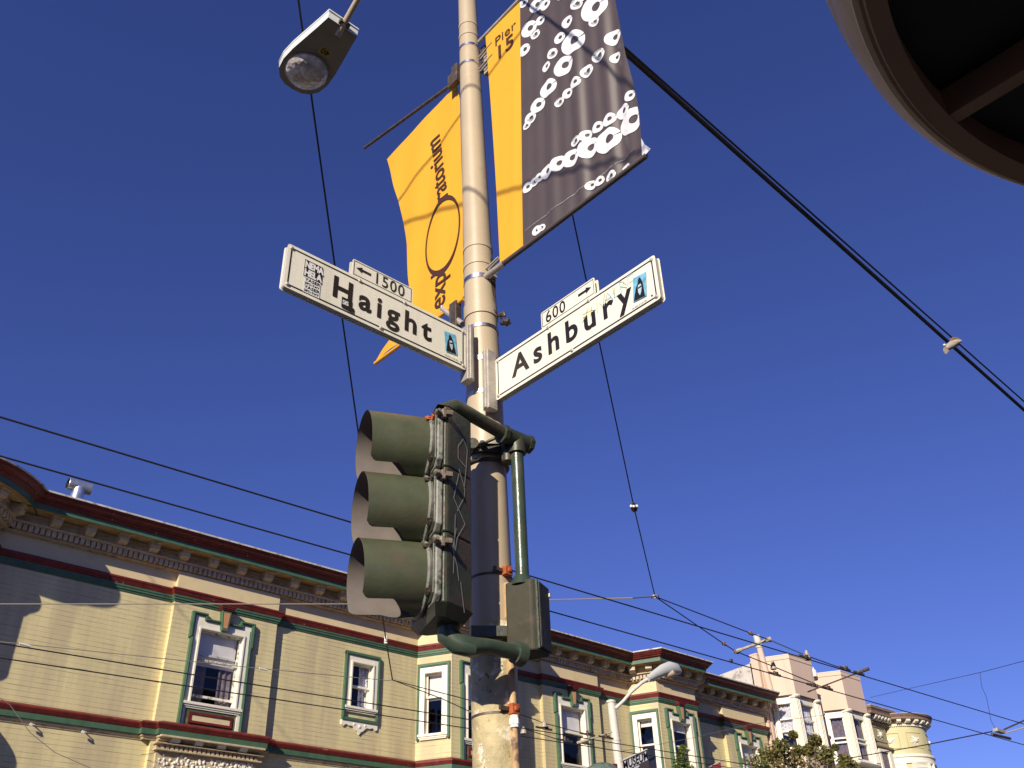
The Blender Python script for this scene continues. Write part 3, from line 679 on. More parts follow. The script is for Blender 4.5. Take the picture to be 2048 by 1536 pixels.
# ------------------------------------------------------------------ olive and yellow buildings beyond
def ornament(bld, O, U, N, c, z, r, name='ornament'):
    m = MB().frame(O, U, N); rs = random.Random(int(c * 100))
    for k in range(9):
        a = 2 * math.pi * k / 9; rr = r * (1 if k % 2 else .7)
        m.add([(c, .07, z), (c + rr * math.cos(a - .25), .03, z + rr * .75 * math.sin(a - .25)), (c + rr * 1.15 * math.cos(a), .01, z + rr * .85 * math.sin(a)), (c + rr * math.cos(a + .25), .03, z + rr * .75 * math.sin(a + .25))], [(0, 1, 2), (0, 2, 3)])
    m.fr = None
    O_, U_, N_ = V(O), V(U).normalized(), V(N).normalized()
    m.lathe(O_ + U_ * c + Z * z + N_ * .04, N_, [(r * .4, 0), (r * .3, .05), (0, .07)], 10)
    return m.build(name, 'sticker_white' if False else 'white_casing', bld)
olive = thing('olive_building', (39, 24, 0), 'olive green building with a bracketed brown cornice beside the pink bays', 'building')
OP = [(38.25, W0), (38.25, 19.8), (39.42, 19.8), (39.42, W0 + 3)]
m = MB(); m.sweep(OP, [(0, 0), (0, 11.0)]); m.build('wall', 'olive_paint', olive, recalc=False)
m = MB(); m.sweep(OP, [(0, 11.0), (.14, 10.98), (.2, 11.02), (.36, 11.02), (.36, 11.12), (.40, 11.2), (.43, 11.22), (.43, 11.30), (0, 11.34)]); m.build('cornice', 'brown_cornice', olive)
m = MB(); m.sweep(OP, [(.3, 11.335), (.44, 11.305), (.44, 11.325), (.3, 11.36)]); m.build('flashing', 'flashing', olive)
m = MB(); m.sweep(OP, [(0, 10.80), (.10, 10.78), (.10, 10.74), (0, 10.72)]); m.sweep(OP, [(0, 9.86), (.12, 9.84), (.12, 9.78), (0, 9.76)]); m.build('belt', 'brown_cornice', olive)
bk = MB(); bk.prism([(0, 11.0), (-.34, 11.0), (-.34, 10.93), (-.22, 10.85), (0, 10.82)], (-.06, 0, 0), (0, 1, 0), Z, (.12, 0, 0)); bkm = bk.build('bracket', 'white_casing', mesh_only=True)
for k in range(5): inst(bkm, 'bracket', (38.32 + k * .26, 19.8, 0), 0, olive)
for k in range(2): inst(bkm, 'bracket', (38.25, 19.88 + k * .2, 0), -math.pi / 2, olive)
m = MB()
for (x0, x1, z0, z1) in ((38.38, 39.3, 10.58, 10.60), (38.38, 39.3, 10.02, 10.04), (38.38, 38.40, 10.02, 10.6), (39.28, 39.3, 10.02, 10.6)): m.box(x0, x1, 19.775, 19.802, z0, z1)
m.build('panel_moulding', 'brown_cornice', olive)
ornament(olive, (0, 19.8, 0), (1, 0, 0), (0, -1, 0), 38.86, 10.32, .26)
m = MB(); m.box(38.36, 39.34, 19.72, 19.81, 9.62, 9.72); m.box(39.1, 39.36, 19.70, 19.81, 7.5, 9.62); m.box(38.3, 38.44, 19.70, 19.81, 7.5, 9.62); wf = m.build('window', 'white_casing', olive)
m = MB(); m.quad((38.44, 19.79, 7.5), (39.1, 19.79, 7.5), (39.1, 19.79, 9.62), (38.44, 19.79, 9.62)); m.build('pane', 'dark_curtain', wf)
m = MB(); m.quad((38.2, 20.1, 11.2), (39.42, 20.1, 11.2), (39.42, 32, 11.2), (38.2, 32, 11.2)); m.build('roof', 'roof_tar', olive, recalc=False)

yel = thing('yellow_turret_building', (41, 21.5, 0), 'yellow building with a round bracketed corner turret, farthest along the row', 'building')
YC = (40.95, 20.35); YR = 1.42
def yl(prof, name, mt): m = MB(); m.lathe((*YC, 0), Z, [(YR + o, z) for o, z in prof], 72); return m.build(name, mt, yel, smooth=30)
yl([(0, 0), (0, 11.1)], 'wall', 'yellow_paint')
yl([(0, 10.92), (.10, 10.90), (.14, 10.95), (.30, 10.97), (.31, 11.05), (.36, 11.10), (.38, 11.17), (-.1, 11.2)], 'cornice', 'brown_cornice')
yl([(-1.42, 11.24), (.38, 11.175), (.39, 11.18), (.39, 11.165)], 'roof', 'flashing')
yl([(0, 9.62), (.07, 9.60), (.10, 9.56), (.10, 9.50), (.05, 9.46), (.05, 9.34), (.08, 9.32), (.08, 9.25), (0, 9.22)], 'belt', 'white_casing')
yb = MB(); yb.prism([(0, 10.96), (-.27, 10.96), (-.27, 10.88), (-.2, 10.83), (0, 10.82)], (-.085, 0, 0), (0, 1, 0), Z, (.17, 0, 0)); ybm = yb.build('bracket', 'white_casing', mesh_only=True)
for k in range(26):
    a = 2 * math.pi * k / 26; N = V((math.cos(a), math.sin(a), 0)); inst(ybm, 'bracket', V((*YC, 0)) + N * YR, a + math.pi / 2, yel)
m = MB()
for k in range(104):
    a = 2 * math.pi * k / 104; N = V((math.cos(a), math.sin(a), 0)); m.frame(V((*YC, 0)) + N * YR, V((-N.y, N.x, 0)), N); m.box(-.025, .025, 0, .07, 10.72, 10.79)
m.build('dentil_course', 'white_casing', yel, kind='stuff')
for a in (-2.75, -2.0, -1.25, -.5):
    N = V((math.cos(a), math.sin(a), 0)); U = V((-N.y, N.x, 0)); O = V((*YC, 0)) + N * (YR - .02)
    m = MB()
    for z_ in (10.45, 9.85):
        m.tube([V((*YC, 0)) + V((math.cos(a + t), math.sin(a + t), 0)) * (YR + .005) + Z * z_ for t in [-.26 + .065 * q for q in range(9)]], .012, 4)
    for t in (-.26, .26): p = V((*YC, 0)) + V((math.cos(a + t), math.sin(a + t), 0)) * (YR + .005); m.tube([p + Z * 9.85, p + Z * 10.45], .012, 4)
    m.build('panel_moulding', 'olive_paint', yel)
    ornament(yel, O, U, N, 0, 10.15, .24)
    m = MB().frame(O, U, N); m.box(-.42, -.30, -.05, .06, 7.4, 9.2); m.box(.30, .42, -.05, .06, 7.4, 9.2); m.box(-.42, .42, -.05, .065, 9.2, 9.26); m.box(-.3, .3, -.05, .05, 9.08, 9.2); w = m.build('window', 'white_casing', yel)
    m = MB().frame(O, U, N); m.quad((-.3, .03, 7.4), (.3, .03, 7.4), (.3, .03, 9.1), (-.3, .03, 9.1)); m.build('pane', 'shade_white', w)
m = MB(); m.box(39.45, 41.0, 20.2, 32, 0, 11.0); m.build('side_wall', 'yellow_paint', yel)

# ------------------------------------------------------------------ near corner building with its round overhanging turret (top right)
near = thing('corner_turret_building', (3.0, -1.22, 0), 'round underside of a tan corner turret with dark recessed panels overhead at top right', 'building')
NC = V((3.03, -1.215, 0)); ZB = 4.5
m = MB(); m.lathe(NC, Z, [(1.885, ZB + .16), (1.885, ZB), (1.955, ZB - .005), (1.962, ZB + .012), (1.975, ZB + .012), (1.98, ZB + .03)], 128); m.build('soffit_ring', 'turret_brown', near, smooth=30)
m = MB(); m.lathe(NC, Z, [(1.975, ZB + .028), (1.995, ZB + .028), (2.0, ZB + .045), (2.018, ZB + .06), (2.045, ZB + .10), (2.052, ZB + .14), (2.045, ZB + .18), (2.05, ZB + .20), (2.065, ZB + .22), (2.072, ZB + .30), (2.072, ZB + .40), (1.95, ZB + .42)], 128); m.build('moulding', 'turret_tan', near, smooth=30)
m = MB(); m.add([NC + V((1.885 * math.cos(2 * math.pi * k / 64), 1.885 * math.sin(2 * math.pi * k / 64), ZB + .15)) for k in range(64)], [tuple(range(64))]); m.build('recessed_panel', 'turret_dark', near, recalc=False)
ra, rb = on_z(1895, 243, ZB + .01), on_z(2048, 150, ZB + .01)
dv = (rb - ra).normalized(); cc = NC + V((0, 0, ZB + .01))
wv = V((-dv.y, dv.x, 0)) * .032
for k in range(1):
    L2 = 3.4; mid = ra + dv * (L2 / 2 - .02)
    m = MB(); m.obox((mid.x, mid.y, ZB + .075), dv * (L2 / 2), wv, (0, 0, .07)); m.build('soffit_rib', 'turret_brown', near)
m = MB(); m.lathe(NC, Z, [(1.95, ZB + .4), (1.95, 6.0), (1.95, 9.0), (2.2, 9.1), (2.2, 9.4), (0, 9.6)], 96); m.build('turret_wall', 'storefront', near, smooth=30)
m = MB(); m.box(2.6, 60, -14, -2.3, 0, 14.0); m.build('wall', 'storefront', near)  # unseen building row, lengthened and raised to block sky and deepen facade shade
for k in range(14):
    m = MB(); m.box(5.5 + k * 3.2, 7.1 + k * 3.2, -2.32, -2.26, 5.2, 7.4); w = m.build('window', 'white_casing', near)
    m = MB(); m.box(5.6 + k * 3.2, 7.0 + k * 3.2, -2.27, -2.25, 5.3, 7.3); m.build('pane', 'glass', w, recalc=False)

opp = thing('unseen_corner_building', (-18, -8, 0), 'unseen plain brown corner building across the side street, added to dim sky fill', 'building')  # added out of view to keep sky light off the facade
m = MB(); m.box(-40, -14.5, -16, -3.2, 0, 9.0); m.build('wall', 'storefront', opp)
m = MB(); m.box(-40.2, -14.2, -16.2, -2.9, 9.0, 9.35); m.build('cornice', 'brown_cornice', opp)
for k in range(6):
    m = MB(); m.box(-17.5 - k * 3.6, -16.1 - k * 3.6, -3.2, -3.14, 5.0, 7.2); w = m.build('window', 'white_casing', opp)
    m = MB(); m.box(-17.4 - k * 3.6, -16.2 - k * 3.6, -3.15, -3.12, 5.1, 7.1); m.build('pane', 'glass', w, recalc=False)
# ------------------------------------------------------------------ the pole
pole = thing('lamp_pole', (2.66, 2.985, 0), 'tall beige steel pole with conduit and a lamp arm in the middle of the photo', 'pole')
PA = [(993.5, 1500, .0985), (975, 1000, .0965), (967, 740, .0895), (958, 560, .082), (947, 300, .073), (934.5, 0, .0615)]
pts = [(at_h(x, y, 4.0), r) for x, y, r in PA]
d_low = (pts[0][0] - pts[1][0]); base = pts[0][0] + d_low * (pts[0][0].z / -d_low.z)
AX = [(base, .108)] + pts
d_up = (pts[-1][0] - pts[-3][0]).normalized(); topz = pts[-1][0] + d_up * (9.9 - pts[-1][0].z) / d_up.z
AX.append((topz, .048))
def pole_at(z):
    for (p, r), (q, s) in zip(AX, AX[1:]):
        if p.z <= z <= q.z: t = (z - p.z) / (q.z - p.z); return p.lerp(q, t), r + (s - r) * t
    return AX[-1][0], AX[-1][1]
def fine(z0, z1, n): return [pole_at(z0 + (z1 - z0) * k / n) for k in range(n + 1)]
seg = fine(2.95, 9.85, 40); m = MB(); m.tube([p for p, r in seg], [r for p, r in seg], 40); m.build('shaft', 'pole_paint', pole, smooth=True)
seg = fine(0.02, 2.95, 14); m = MB(); m.tube([p for p, r in seg], [r + .0015 for p, r in seg], 40); m.build('lower_shaft', 'pole_base_paint', pole, smooth=True)
m = MB(); m.lathe((2.665, 2.982, 0), Z, [(.22, 0), (.22, .05), (.16, .12), (.12, .5), (.108, .55)], 32); m.build('base_cover', 'pole_paint', pole, smooth=True)
def band(z, h, mt='pole_paint', rr=.003, name='band', parent=pole, a=None):
    p, r = pole_at(z); q, r2 = pole_at(z + h)
    m = MB(); m.lathe(p, (q - p), [(r - .002, 0), (r + rr, .001), (r2 + rr, h - .001), (r2 - .002, h)], 40); return m.build(name, mt, parent, smooth=40)
for y in (60, 82): p = at_h(936, y, 4.0); band(p.z, .03, rr=.0035)
for y in (105, 140): p = at_h(938, y, 4.0); band(p.z, .022, 'steel_strap', rr=.004)
for y, mt in ((505, 'pole_paint'), (540, 'pole_paint'), (570, 'steel_strap')): p = at_h(955, y, 4.0); band(p.z - .01, .03, mt, rr=.004)
for y in (632,): p = at_h(960, y, 4.0); band(p.z - .035, .085, rr=.006)
# splice plate and the bundle of tape on the right
m = MB(); p, r = pole_at(4.66); q, r2 = pole_at(4.86)
m.lathe(p, q - p, [(r + .004, 0), (r2 + .004, .20)], 14, a0=-.2, a1=1.1, ref=(.5, -.85, 0)); m.build('cover_plate', 'pole_paint', pole, recalc=False)
m = MB(); rs = random.Random(5)
p, r = pole_at(at_h(985, 640, 4.0).z); cpt = p + V((.55, -.83, 0)).normalized() * (r + .01)
for k in range(7):
    a = cpt + V((rs.uniform(-.04, .04), rs.uniform(-.03, .03), rs.uniform(-.03, .03))); b = a + V((rs.uniform(-.05, .05), rs.uniform(-.03, .03), rs.uniform(-.035, .035)))
    m.tube([a, (a + b) / 2 + V((.0, -.012, .006)), b], [.010, .014, .008], 6)
m.tube([cpt, cpt + V((.06, -.03, -.03))], .003, 5); m.build('strap_buckle', 'dark_steel', pole)
# conduit down the right side
def side_pt(z, off=.0, ang=(.03, -1.0)):
    p, r = pole_at(z); n = V((ang[0], ang[1], 0)).normalized(); return p + n * (r + off)
zc = [1.0, 2.0, 2.6, 2.9, 3.12]
m = MB(); m.tube([side_pt(z, .006) for z in zc], .017, 14); m.build('conduit', 'conduit_paint', pole, smooth=True)
for (x, y) in ((1003, 1140), (1012, 1418)):
    z = on_y(x, y, 2.9).z; p = side_pt(z, .012)
    n = V((.03, -1.0, 0)).normalized(); t = V((-n.y, n.x, 0))
    m = MB(); m.obox(p + Z * .0, n * .014, t * .022, Z * .022); m.obox(p + n * .016, n * .004, t * .010, Z * .010); c_ = m.build('conduit_clamp', 'rust_orange', pole, bevel=.004)
    m = MB(); m.obox(p - t * .04 - n * .010, n * .006, t * .03, Z * .008); m.build('clamp_bolt', 'dark_steel', c_)
    band(z - .02, .012, 'dark_steel', rr=.003)
for (x, y) in ((1008, 1255), (1026, 1446)):
    z = on_y(x, y, 2.9).z; p = side_pt(z, .012); m = MB(); m.tube([p - Z * .022, p + Z * .025], .019, 12); m.tube([p - Z * .01, p + Z * .012], .022, 6); m.build('conduit_coupling', 'white_porcelain', pole, smooth=30)
# lamp arm and luminaire (arm runs along +Y over the street)
arm_end = on_x(688, 48, 2.57)
m = MB(); a = [pole_at(9.35)[0], V((2.56, 3.35, 9.42)), V((2.565, 3.9, 9.28)), V((2.57, 4.35, 9.10)), on_x(716, -2, 2.57), arm_end, arm_end + (arm_end - on_x(716, -2, 2.57)).normalized() * .12]
m.tube(a, .028, 16); m.build('lamp_arm', 'pole_paint', pole, smooth=True)
m = MB(); p, r = pole_at(9.3); m.tube([p - Z * .1, p + Z * .2], r + .012, 24); m.build('arm_collar', 'dark_steel', pole, smooth=True)
# luminaire: pear shaped housing, axis from tail to nose
nose = on_x(584, 178, 2.57); tail = on_x(686, 54, 2.57); ax = (nose - tail); LL = ax.length; ax.normalize()
sx = V((1, 0, 0)); upn = sx.cross(ax).normalized()
if upn.z < 0: upn = -upn
def lum(s_, w_): return tail + ax * (LL * s_) + sx * w_
outline = [(a, b * 1.36) for a, b in [(0, .112), (.12, .122), (.35, .145), (.55, .165), (.72, .172), (.85, .158), (.94, .118), (.985, .068), (1.0, .0)]]
outl = outline + [(a, -b) for a, b in reversed(outline[:-1])]
m = MB(); n = len(outl)
lay = [(0, .0, 1.0), (.085, 0, 1.01), (.09, 0, 1.035), (.11, 0, 1.03), (.15, .0, .92), (.19, 0, .68), (.205, 0, .3)]
vs = []
for (h, _, k) in lay:
    for (s_, w_) in outl: vs.append(tail + ax * LL * (.5 + (s_ - .5) * k) + sx * w_ * k + upn * h)
fs = [(i * n + j, i * n + (j + 1) % n, (i + 1) * n + (j + 1) % n, (i + 1) * n + j) for i in range(len(lay) - 1) for j in range(n)] + [tuple(range((len(lay) - 1) * n, len(lay) * n))]
m.add(vs, fs); lumo = m.build('luminaire', 'lamp_white', pole, smooth=40)
m = MB(); m.add([tail + ax * LL * (.5 + (s_ - .5) * .975) + sx * w_ * .96 - upn * .0015 for s_, w_ in outl], [tuple(range(n))]); m.add([tail + ax * LL * (.5 + (s_ - .5) * .998) + sx * w_ * .998 + upn * .0 for s_, w_ in outl], [tuple(range(n))]); m.build('underside', 'lamp_under', lumo, recalc=False)
lc = tail + ax * LL * .70
m = MB(); m.lathe(lc, -upn, [(.195, -.01), (.195, .012), (.187, .03), (.165, .055), (.12, .08), (.06, .093), (0, .097)], 36); m.build('lens', 'lamp_lens', lumo, smooth=True)
m = MB(); m.lathe(lc, -upn, [(.21, .0), (.21, .010), (.193, .012)], 36); m.build('lens_rim', 'lamp_under', lumo, smooth=True)
m = MB(); m.lathe(tail + ax * LL * .2 + sx * .01, -upn, [(.05, .0), (.05, .004), (0, .005)], 24); m.build('photocell_cover', 'lamp_under', lumo)
m = MB(); sc = tail + ax * LL * .37 + sx * .015 - upn * .004; m.add([sc + ax * a + sx * b for a, b in ((-.042, -.055), (.042, -.055), (.042, .055), (-.042, .055))], [(0, 1, 2, 3)]); sk = m.build('number_sticker', 'lamp_sticker', lumo, recalc=False)
m = MB(); add_text(m, '40', .085, lambda a, b: sc - upn * .002 + sx * (a - .047) * -1 + ax * (b - .03) * 1, bold=.002); m.build('number', 'ink', lumo, recalc=False)
m = MB(); m.obox(tail - ax * .01 + upn * .03, ax * .03, sx * .05, upn * .02); m.build('arm_socket', 'dark_steel', lumo)

# ------------------------------------------------------------------ street signs
def street_sign(root, O, U, N, L, H, th, letters, lx, lsize, lspace, num, arrow_left, nx0, nx1, bold):
    """U runs along the sign, N out of the face towards the viewer; O = lower left corner of the face"""
    O, U, N = V(O), V(U).normalized(), V(N).normalized()
    P = lambda a, b, o=0: O + U * a + Z * b + N * o
    def rbox(a0, a1, b0, b1, o0, o1, rr=.012):
        pts = []
        for cx, cy, s in ((a1 - rr, b1 - rr, 0), (a0 + rr, b1 - rr, 1), (a0 + rr, b0 + rr, 2), (a1 - rr, b0 + rr, 3)):
            for q in range(4): an = math.pi / 2 * (s + q / 3); pts.append((cx + rr * math.cos(an), cy + rr * math.sin(an)))
        m = MB(); m.prism(pts, P(0, 0, o0), U, Z, N * (o1 - o0)); return m
    rbox(0, L, 0, H, -.003, 0).build('face_plate', 'sign_face', root)
    rbox(.004, L - .004, .004, H - .004, -th, -.003).build('sign_body', 'sign_edge', root)
    rbox(0, L, 0, H, -th - .003, -th).build('back_plate', 'sign_face', root)
    m = MB(); b, t = .016, .0065
    for (a0, a1, b0, b1) in ((b, L - b, b, b + t), (b, L - b, H - b - t, H - b), (b, b + t, b + t, H - b - t), (L - b - t, L - b, b + t, H - b - t)):
        m.add([P(a0, b0, .0015), P(a1, b0, .0015), P(a1, b1, .0015), P(a0, b1, .0015)], [(0, 1, 2, 3)])
    m.build('border', 'ink', root, recalc=False)
    m = MB(); add_text(m, letters, lsize, lambda a, c_: P(lx + a, H * .30 + c_, .002), bold=bold, space=lspace); m.build('lettering', 'ink', root, recalc=False)
    for (a, c_) in ((b + .003, b + .003), (b + .003, H - b - .003), (L - b - .003, b + .003), (L - b - .003, H - b - .003), (L * .5, b), (nx0 + .045, H - b), (nx1 - .045, H - b)):
        m = MB(); m.lathe(P(a, c_, 0), N, [(.010, 0), (.010, .003), (.006, .007), (0, .008)], 12); m.build('rivet', 'bracket_alu', root, smooth=True)
    # number plate on top (two plates, a gap between)
    h2 = .098
    for k, (o0, o1) in enumerate(((-.004, -.001), (-th + .001, -th + .004))):
        off = 0 if k == 0 else -.0
        m = rbox(nx0, nx1, H + .002 - .002, H + h2, o0, o1, .010); npl = m.build('number_plate', 'sign_face', root)
        for xx in (nx0 + .05, nx1 - .05):
            if k: continue
    m = MB(); b = .007; t = .0032
    for (a0, a1, b0, b1) in ((nx0 + b, nx1 - b, H + b, H + b + t), (nx0 + b, nx1 - b, H + h2 - b - t, H + h2 - b), (nx0 + b, nx0 + b + t, H + b, H + h2 - b), (nx1 - b - t, nx1 - b, H + b, H + h2 - b)):
        m.add([P(a0, b0, .0), P(a1, b0, .0), P(a1, b1, .0), P(a0, b1, .0)], [(0, 1, 2, 3)])
    m.build('number_border', 'ink', root, recalc=False)
    m = MB(); sz = .094
    if arrow_left:
        add_text(m, num, sz, lambda a, c_: P(nx0 + .118 + a * .9, H + .018 + c_, .0005), bold=.0008, space=1.12)
        ac, dr = nx0 + .062, -1
    else:
        add_text(m, num, sz, lambda a, c_: P(nx0 + .03 + a * .9, H + .018 + c_, .0005), bold=.0008, space=1.12)
        ac, dr = nx1 - .065, 1
    m.add([P(ac + dr * a, H + .052 + c_, .0005) for a, c_ in ((-.042, -.007), (.008, -.007), (.008, -.017), (.042, 0), (.008, .017), (.008, .007), (-.042, .007))], [(0, 1, 6), (1, 5, 6), (2, 3, 4)])
    m.build('number_lettering', 'ink', root, recalc=False)
    return P
def figure_sticker(root, P, a, b, w, h, rot, o=.004):
    ca, sa = math.cos(rot), math.sin(rot); T_ = lambda x, y, oo=0: P(a + x * ca - y * sa, b + x * sa + y * ca, o + oo)
    m = MB(); m.add([T_(-w / 2, -h / 2), T_(w / 2, -h / 2), T_(w / 2, h / 2), T_(-w / 2, h / 2)], [(0, 1, 2, 3)])
    m.cur = 1; m.add([T_(x * w, y * h, .0006) for x, y in ((-.45, -.48), (.40, -.48), (.30, -.1), (.22, .15), (.12, .30), (-.02, .42), (-.12, .32), (-.14, .2), (-.30, .0), (-.38, -.25))], [tuple(range(10))])
    m.cur = 2; m.add([T_(x * w, y * h, .0012) for x, y in ((-.10, .10), (.10, .12), (.16, -.05), (.12, -.25), (.02, -.35), (-.10, -.20), (-.14, -.02))], [tuple(range(7))])
    m.cur = 1; m.add([T_(x * w, y * h, .0018) for x, y in ((-.12, .0), (.15, .02), (.15, -.04), (-.12, -.06))], [(0, 1, 2, 3)])
    m.build('figure_sticker', ['sticker_blue', 'ink', 'sticker_pale'], root, recalc=False)
# Haight
hTL, hBL, hBR = on_y(574, 489, 2.95), on_y(566, 569, 2.95), on_y(931, 739, 2.95)
haight = thing('street_name_sign', (2.48, 2.97, 4.32), 'white Haight street name sign with a 1500 plate and left arrow, left of the pole', 'street sign')
HO = V((hBL.x, 2.95, 4.195)); HL = 2.462 - HO.x; HH = .243
Ph = street_sign(haight, HO, (1, 0, 0), (0, -1, 0), HL, HH, .030, 'Haight', .235, .165, 1.32, '1500', True, 1.775 - HO.x, 2.125 - HO.x, .0042)
m = MB()
def nemo():
    m = MB(); m.add([Ph(a, b, .003) for a, b in ((.088, .105), (.182, .105), (.182, .195), (.088, .195))], [(0, 1, 2, 3)]); m.add([Ph(a, b, .003) for a, b in ((.095, .018), (.178, .018), (.178, .105), (.095, .105))], [(0, 1, 2, 3)])
    s_ = m.build('white_sticker', 'sticker_white', haight, recalc=False)
    m = MB()
    m.add([Ph(a, b, .0035) for a, b in ((.088, .103), (.182, .103), (.182, .197), (.088, .197))], [(0, 1, 2, 3)]); m.build('sticker_block', 'ink', haight, recalc=False)
    m = MB(); add_text(m, 'NEMA', .045, lambda a, b: Ph(.0905 + a * .80, .155 + b * 1.1, .0042), bold=.0024, space=.92); add_text(m, 'HELA', .045, lambda a, b: Ph(.0905 + a * .86, .110 + b * 1.1, .0042), bold=.0024, space=.95); m.build('sticker_lettering', 'sticker_white', haight, recalc=False)
    m = MB()
    for t_, y_, k_ in (('YASER', .082, .028), ('2FC-TXT', .064, .019), ('YASER', .042, .028), ('2FC-TXT', .024, .019)):
        add_text(m, t_, k_, lambda a, b: Ph(.0985 + a * (.98 if k_ > .02 else 1.0), y_ + b * .8, .0042), bold=.0006)
    m.build('sticker_lettering', 'ink', haight, recalc=False)
    m = MB(); m.add([Ph(a, b, .0035) for a, b in ((.292, .030), (.362, .026), (.362, .050), (.348, .052), (.348, .088), (.292, .088))], [tuple(range(6))]); m.build('black_sticker', 'ink', haight, recalc=False)
    m = MB(); add_text(m, 'SIS', .036, lambda a, b: Ph(.296 + a * .85, .050 + b * .9, .0042), bold=.001, space=.9); m.build('sticker_lettering', 'sticker_white', haight, recalc=False)
    figure_sticker(haight, Ph, HL - .100, .118, .072, .118, .10)
    m = MB(); add_text(m, 'MS-8/03 CCSF DH', .011, lambda a, b: Ph(HL - .135 + a, .030 + b, .0025)); m.lathe(Ph(HL - .032, .034, .002), (0, -1, 0), [(.005, 0), (0, .0005)], 10); m.build('maker_print', 'ink', haight, recalc=False)
nemo()
def sign_bracket(root, p, dirn, N, z0, z1):
    m = MB(); d = V(dirn).normalized(); N = V(N).normalized()
    m.obox(V((p.x, p.y, (z0 + z1) / 2)), d * .022, N * .030, Z * ((z1 - z0) / 2))
    m.obox(V((p.x, p.y, (z0 + z1) / 2)) + N * .032, d * .010, N * .006, Z * ((z1 - z0) / 2 - .004))
    b = m.build('bracket', 'bracket_alu', root, bevel=.004)
    return b
sign_bracket(haight, V((2.488, 2.97, 0)), (1, 0, 0), (0, -1, 0), 4.145, 4.475)
def straps(root, zs, a0, a1, ref, mt='steel_strap'):
    for z in zs:
        p, r = pole_at(z); q, r2 = pole_at(z + .02)
        m = MB(); m.lathe(p, q - p, [(r - .001, 0), (r + .004, .0), (r2 + .004, .02), (r2 - .001, .02)], 30, a0=a0, a1=a1, ref=ref); m.build('strap', mt, root, smooth=40, recalc=False)
straps(haight, (at_h(963, 668, 4.0).z - .01, at_h(965, 732, 4.0).z - .01), -.15, 3.0, (-1, -.2, 0))
# Ashbury
ash = thing('street_name_sign', (2.60, 2.90, 4.16), 'bright white Ashbury street name sign with a 600 plate above, right of the pole', 'street sign')
AO = V((2.60, 2.885, 4.042)); AL = 2.885 - 1.838
Pa = street_sign(ash, AO, (0, -1, 0), (-1, 0, 0), AL, .24, .030, 'Ashbury', .125, .168, 1.40, '600', False, 2.885 - 2.548, 2.885 - 2.190, .0042)
figure_sticker(ash, Pa, AL - .098, .118, .075, .125, -.12)
m = MB(); add_text(m, 'MS-8/03 CCSF DH', .011, lambda a, b: Pa(AL - .155 + a, .028 + b, .0025)); m.lathe(Pa(AL - .042, .038, .002), (-1, 0, 0), [(.005, 0), (0, .0005)], 10); m.build('maker_print', 'ink', ash, recalc=False)
cols = ['marker_yellow', 'marker_yellow', 'marker_yellow', 'marker_teal', 'marker_teal', 'marker_teal', 'marker_teal']
strokes = {'marker_yellow': [[(.60, .128), (.625, .15), (.64, .185)], [(.605, .17), (.66, .165)], [(.655, .135), (.665, .185)], [(.66, .165), (.69, .15)], [(.695, .13), (.70, .19)], [(.715, .175), (.73, .14), (.75, .205)], [(.80, .15), (.81, .205)], [(.86, .2), (.885, .17), (.89, .21)]],
           'marker_teal': [[(.74, .14), (.765, .20), (.795, .145)], [(.75, .165), (.785, .165)], [(.80, .205), (.805, .15), (.835, .15)], [(.84, .215), (.845, .155)], [(.84, .215), (.87, .20), (.845, .185), (.88, .16)], [(.885, .215), (.92, .215), (.925, .18), (.895, .175)]]}
for k, ss in strokes.items():
    m = MB()
    for s_ in ss: ribbon(m, s_, .0035, lambda a, b: Pa(a, b, .0035))
    m.build('marker_scrawl', k, ash, recalc=False)
sign_bracket(ash, V((2.578, 2.905, 0)), (0, -1, 0), (-1, 0, 0), 3.985, 4.33)
straps(ash, (at_h(966, 738, 4.0).z - .0, at_h(968, 800, 4.0).z - .01), -.9, 2.2, (-1, -.2, 0))

# ------------------------------------------------------------------ banners
def cloth(fn, nu, nv, mb):
    mb.add([fn(u / nu, v / nv) for v in range(nv + 1) for u in range(nu + 1)], [(v * (nu + 1) + u, v * (nu + 1) + u + 1, (v + 1) * (nu + 1) + u + 1, (v + 1) * (nu + 1) + u) for v in range(nv) for u in range(nu)])
rb_ = thing('street_banner', (2.6, 2.9, 5.9), 'yellow and black Pier 15 banner with white rings hanging right of the pole', 'banner')
XB = 2.60
def disp(y, z):           # cloth waves, strongest at the low middle
    e = max(0, min(1, (2.9 - y) / .9)); k = max(0, min(1, (6.9 - z) / 1.2))
    return .009 * math.sin(34 * y + 1.2 * math.sin(2.2 * z)) * k * e * (1 - .3 * e) + .006 * math.sin(61 * y + 3 * z) * k * e + .012 * math.sin(6.5 * y + 1.5 * z) * e
ZT, ZBm = 6.90, 4.860
def inner_edge(z):  t = (ZT - z) / (ZT - ZBm); return 2.905 - .075 * t - .01 * math.sin(math.pi * t)
def seam(z): t = (ZT - z) / (ZT - ZBm); return 2.572 + .075 * t + .006 * math.sin(3 * t)
def outer_edge(z):
    pts_ = [(6.95, 1.89), (6.055, 1.853), (5.621, 1.837), (5.30, 1.812), (5.15, 1.806), (5.0, 1.815), (4.86, 1.83)]
    for (z1, a), (z2, b) in zip(pts_, pts_[1:]):
        if z1 >= z >= z2: return a + (b - a) * (z1 - z) / (z1 - z2)
    return 1.83 if z < 5 else 1.89
m = MB(); cloth(lambda u, v: V((XB + disp(inner_edge(ZBm + (ZT - ZBm) * v) + (seam(ZBm + (ZT - ZBm) * v) - inner_edge(ZBm + (ZT - ZBm) * v)) * u, ZBm + (ZT - ZBm) * v), inner_edge(ZBm + (ZT - ZBm) * v) + (seam(ZBm + (ZT - ZBm) * v) - inner_edge(ZBm + (ZT - ZBm) * v)) * u, ZBm + (ZT - ZBm) * v)), 12, 60, m)
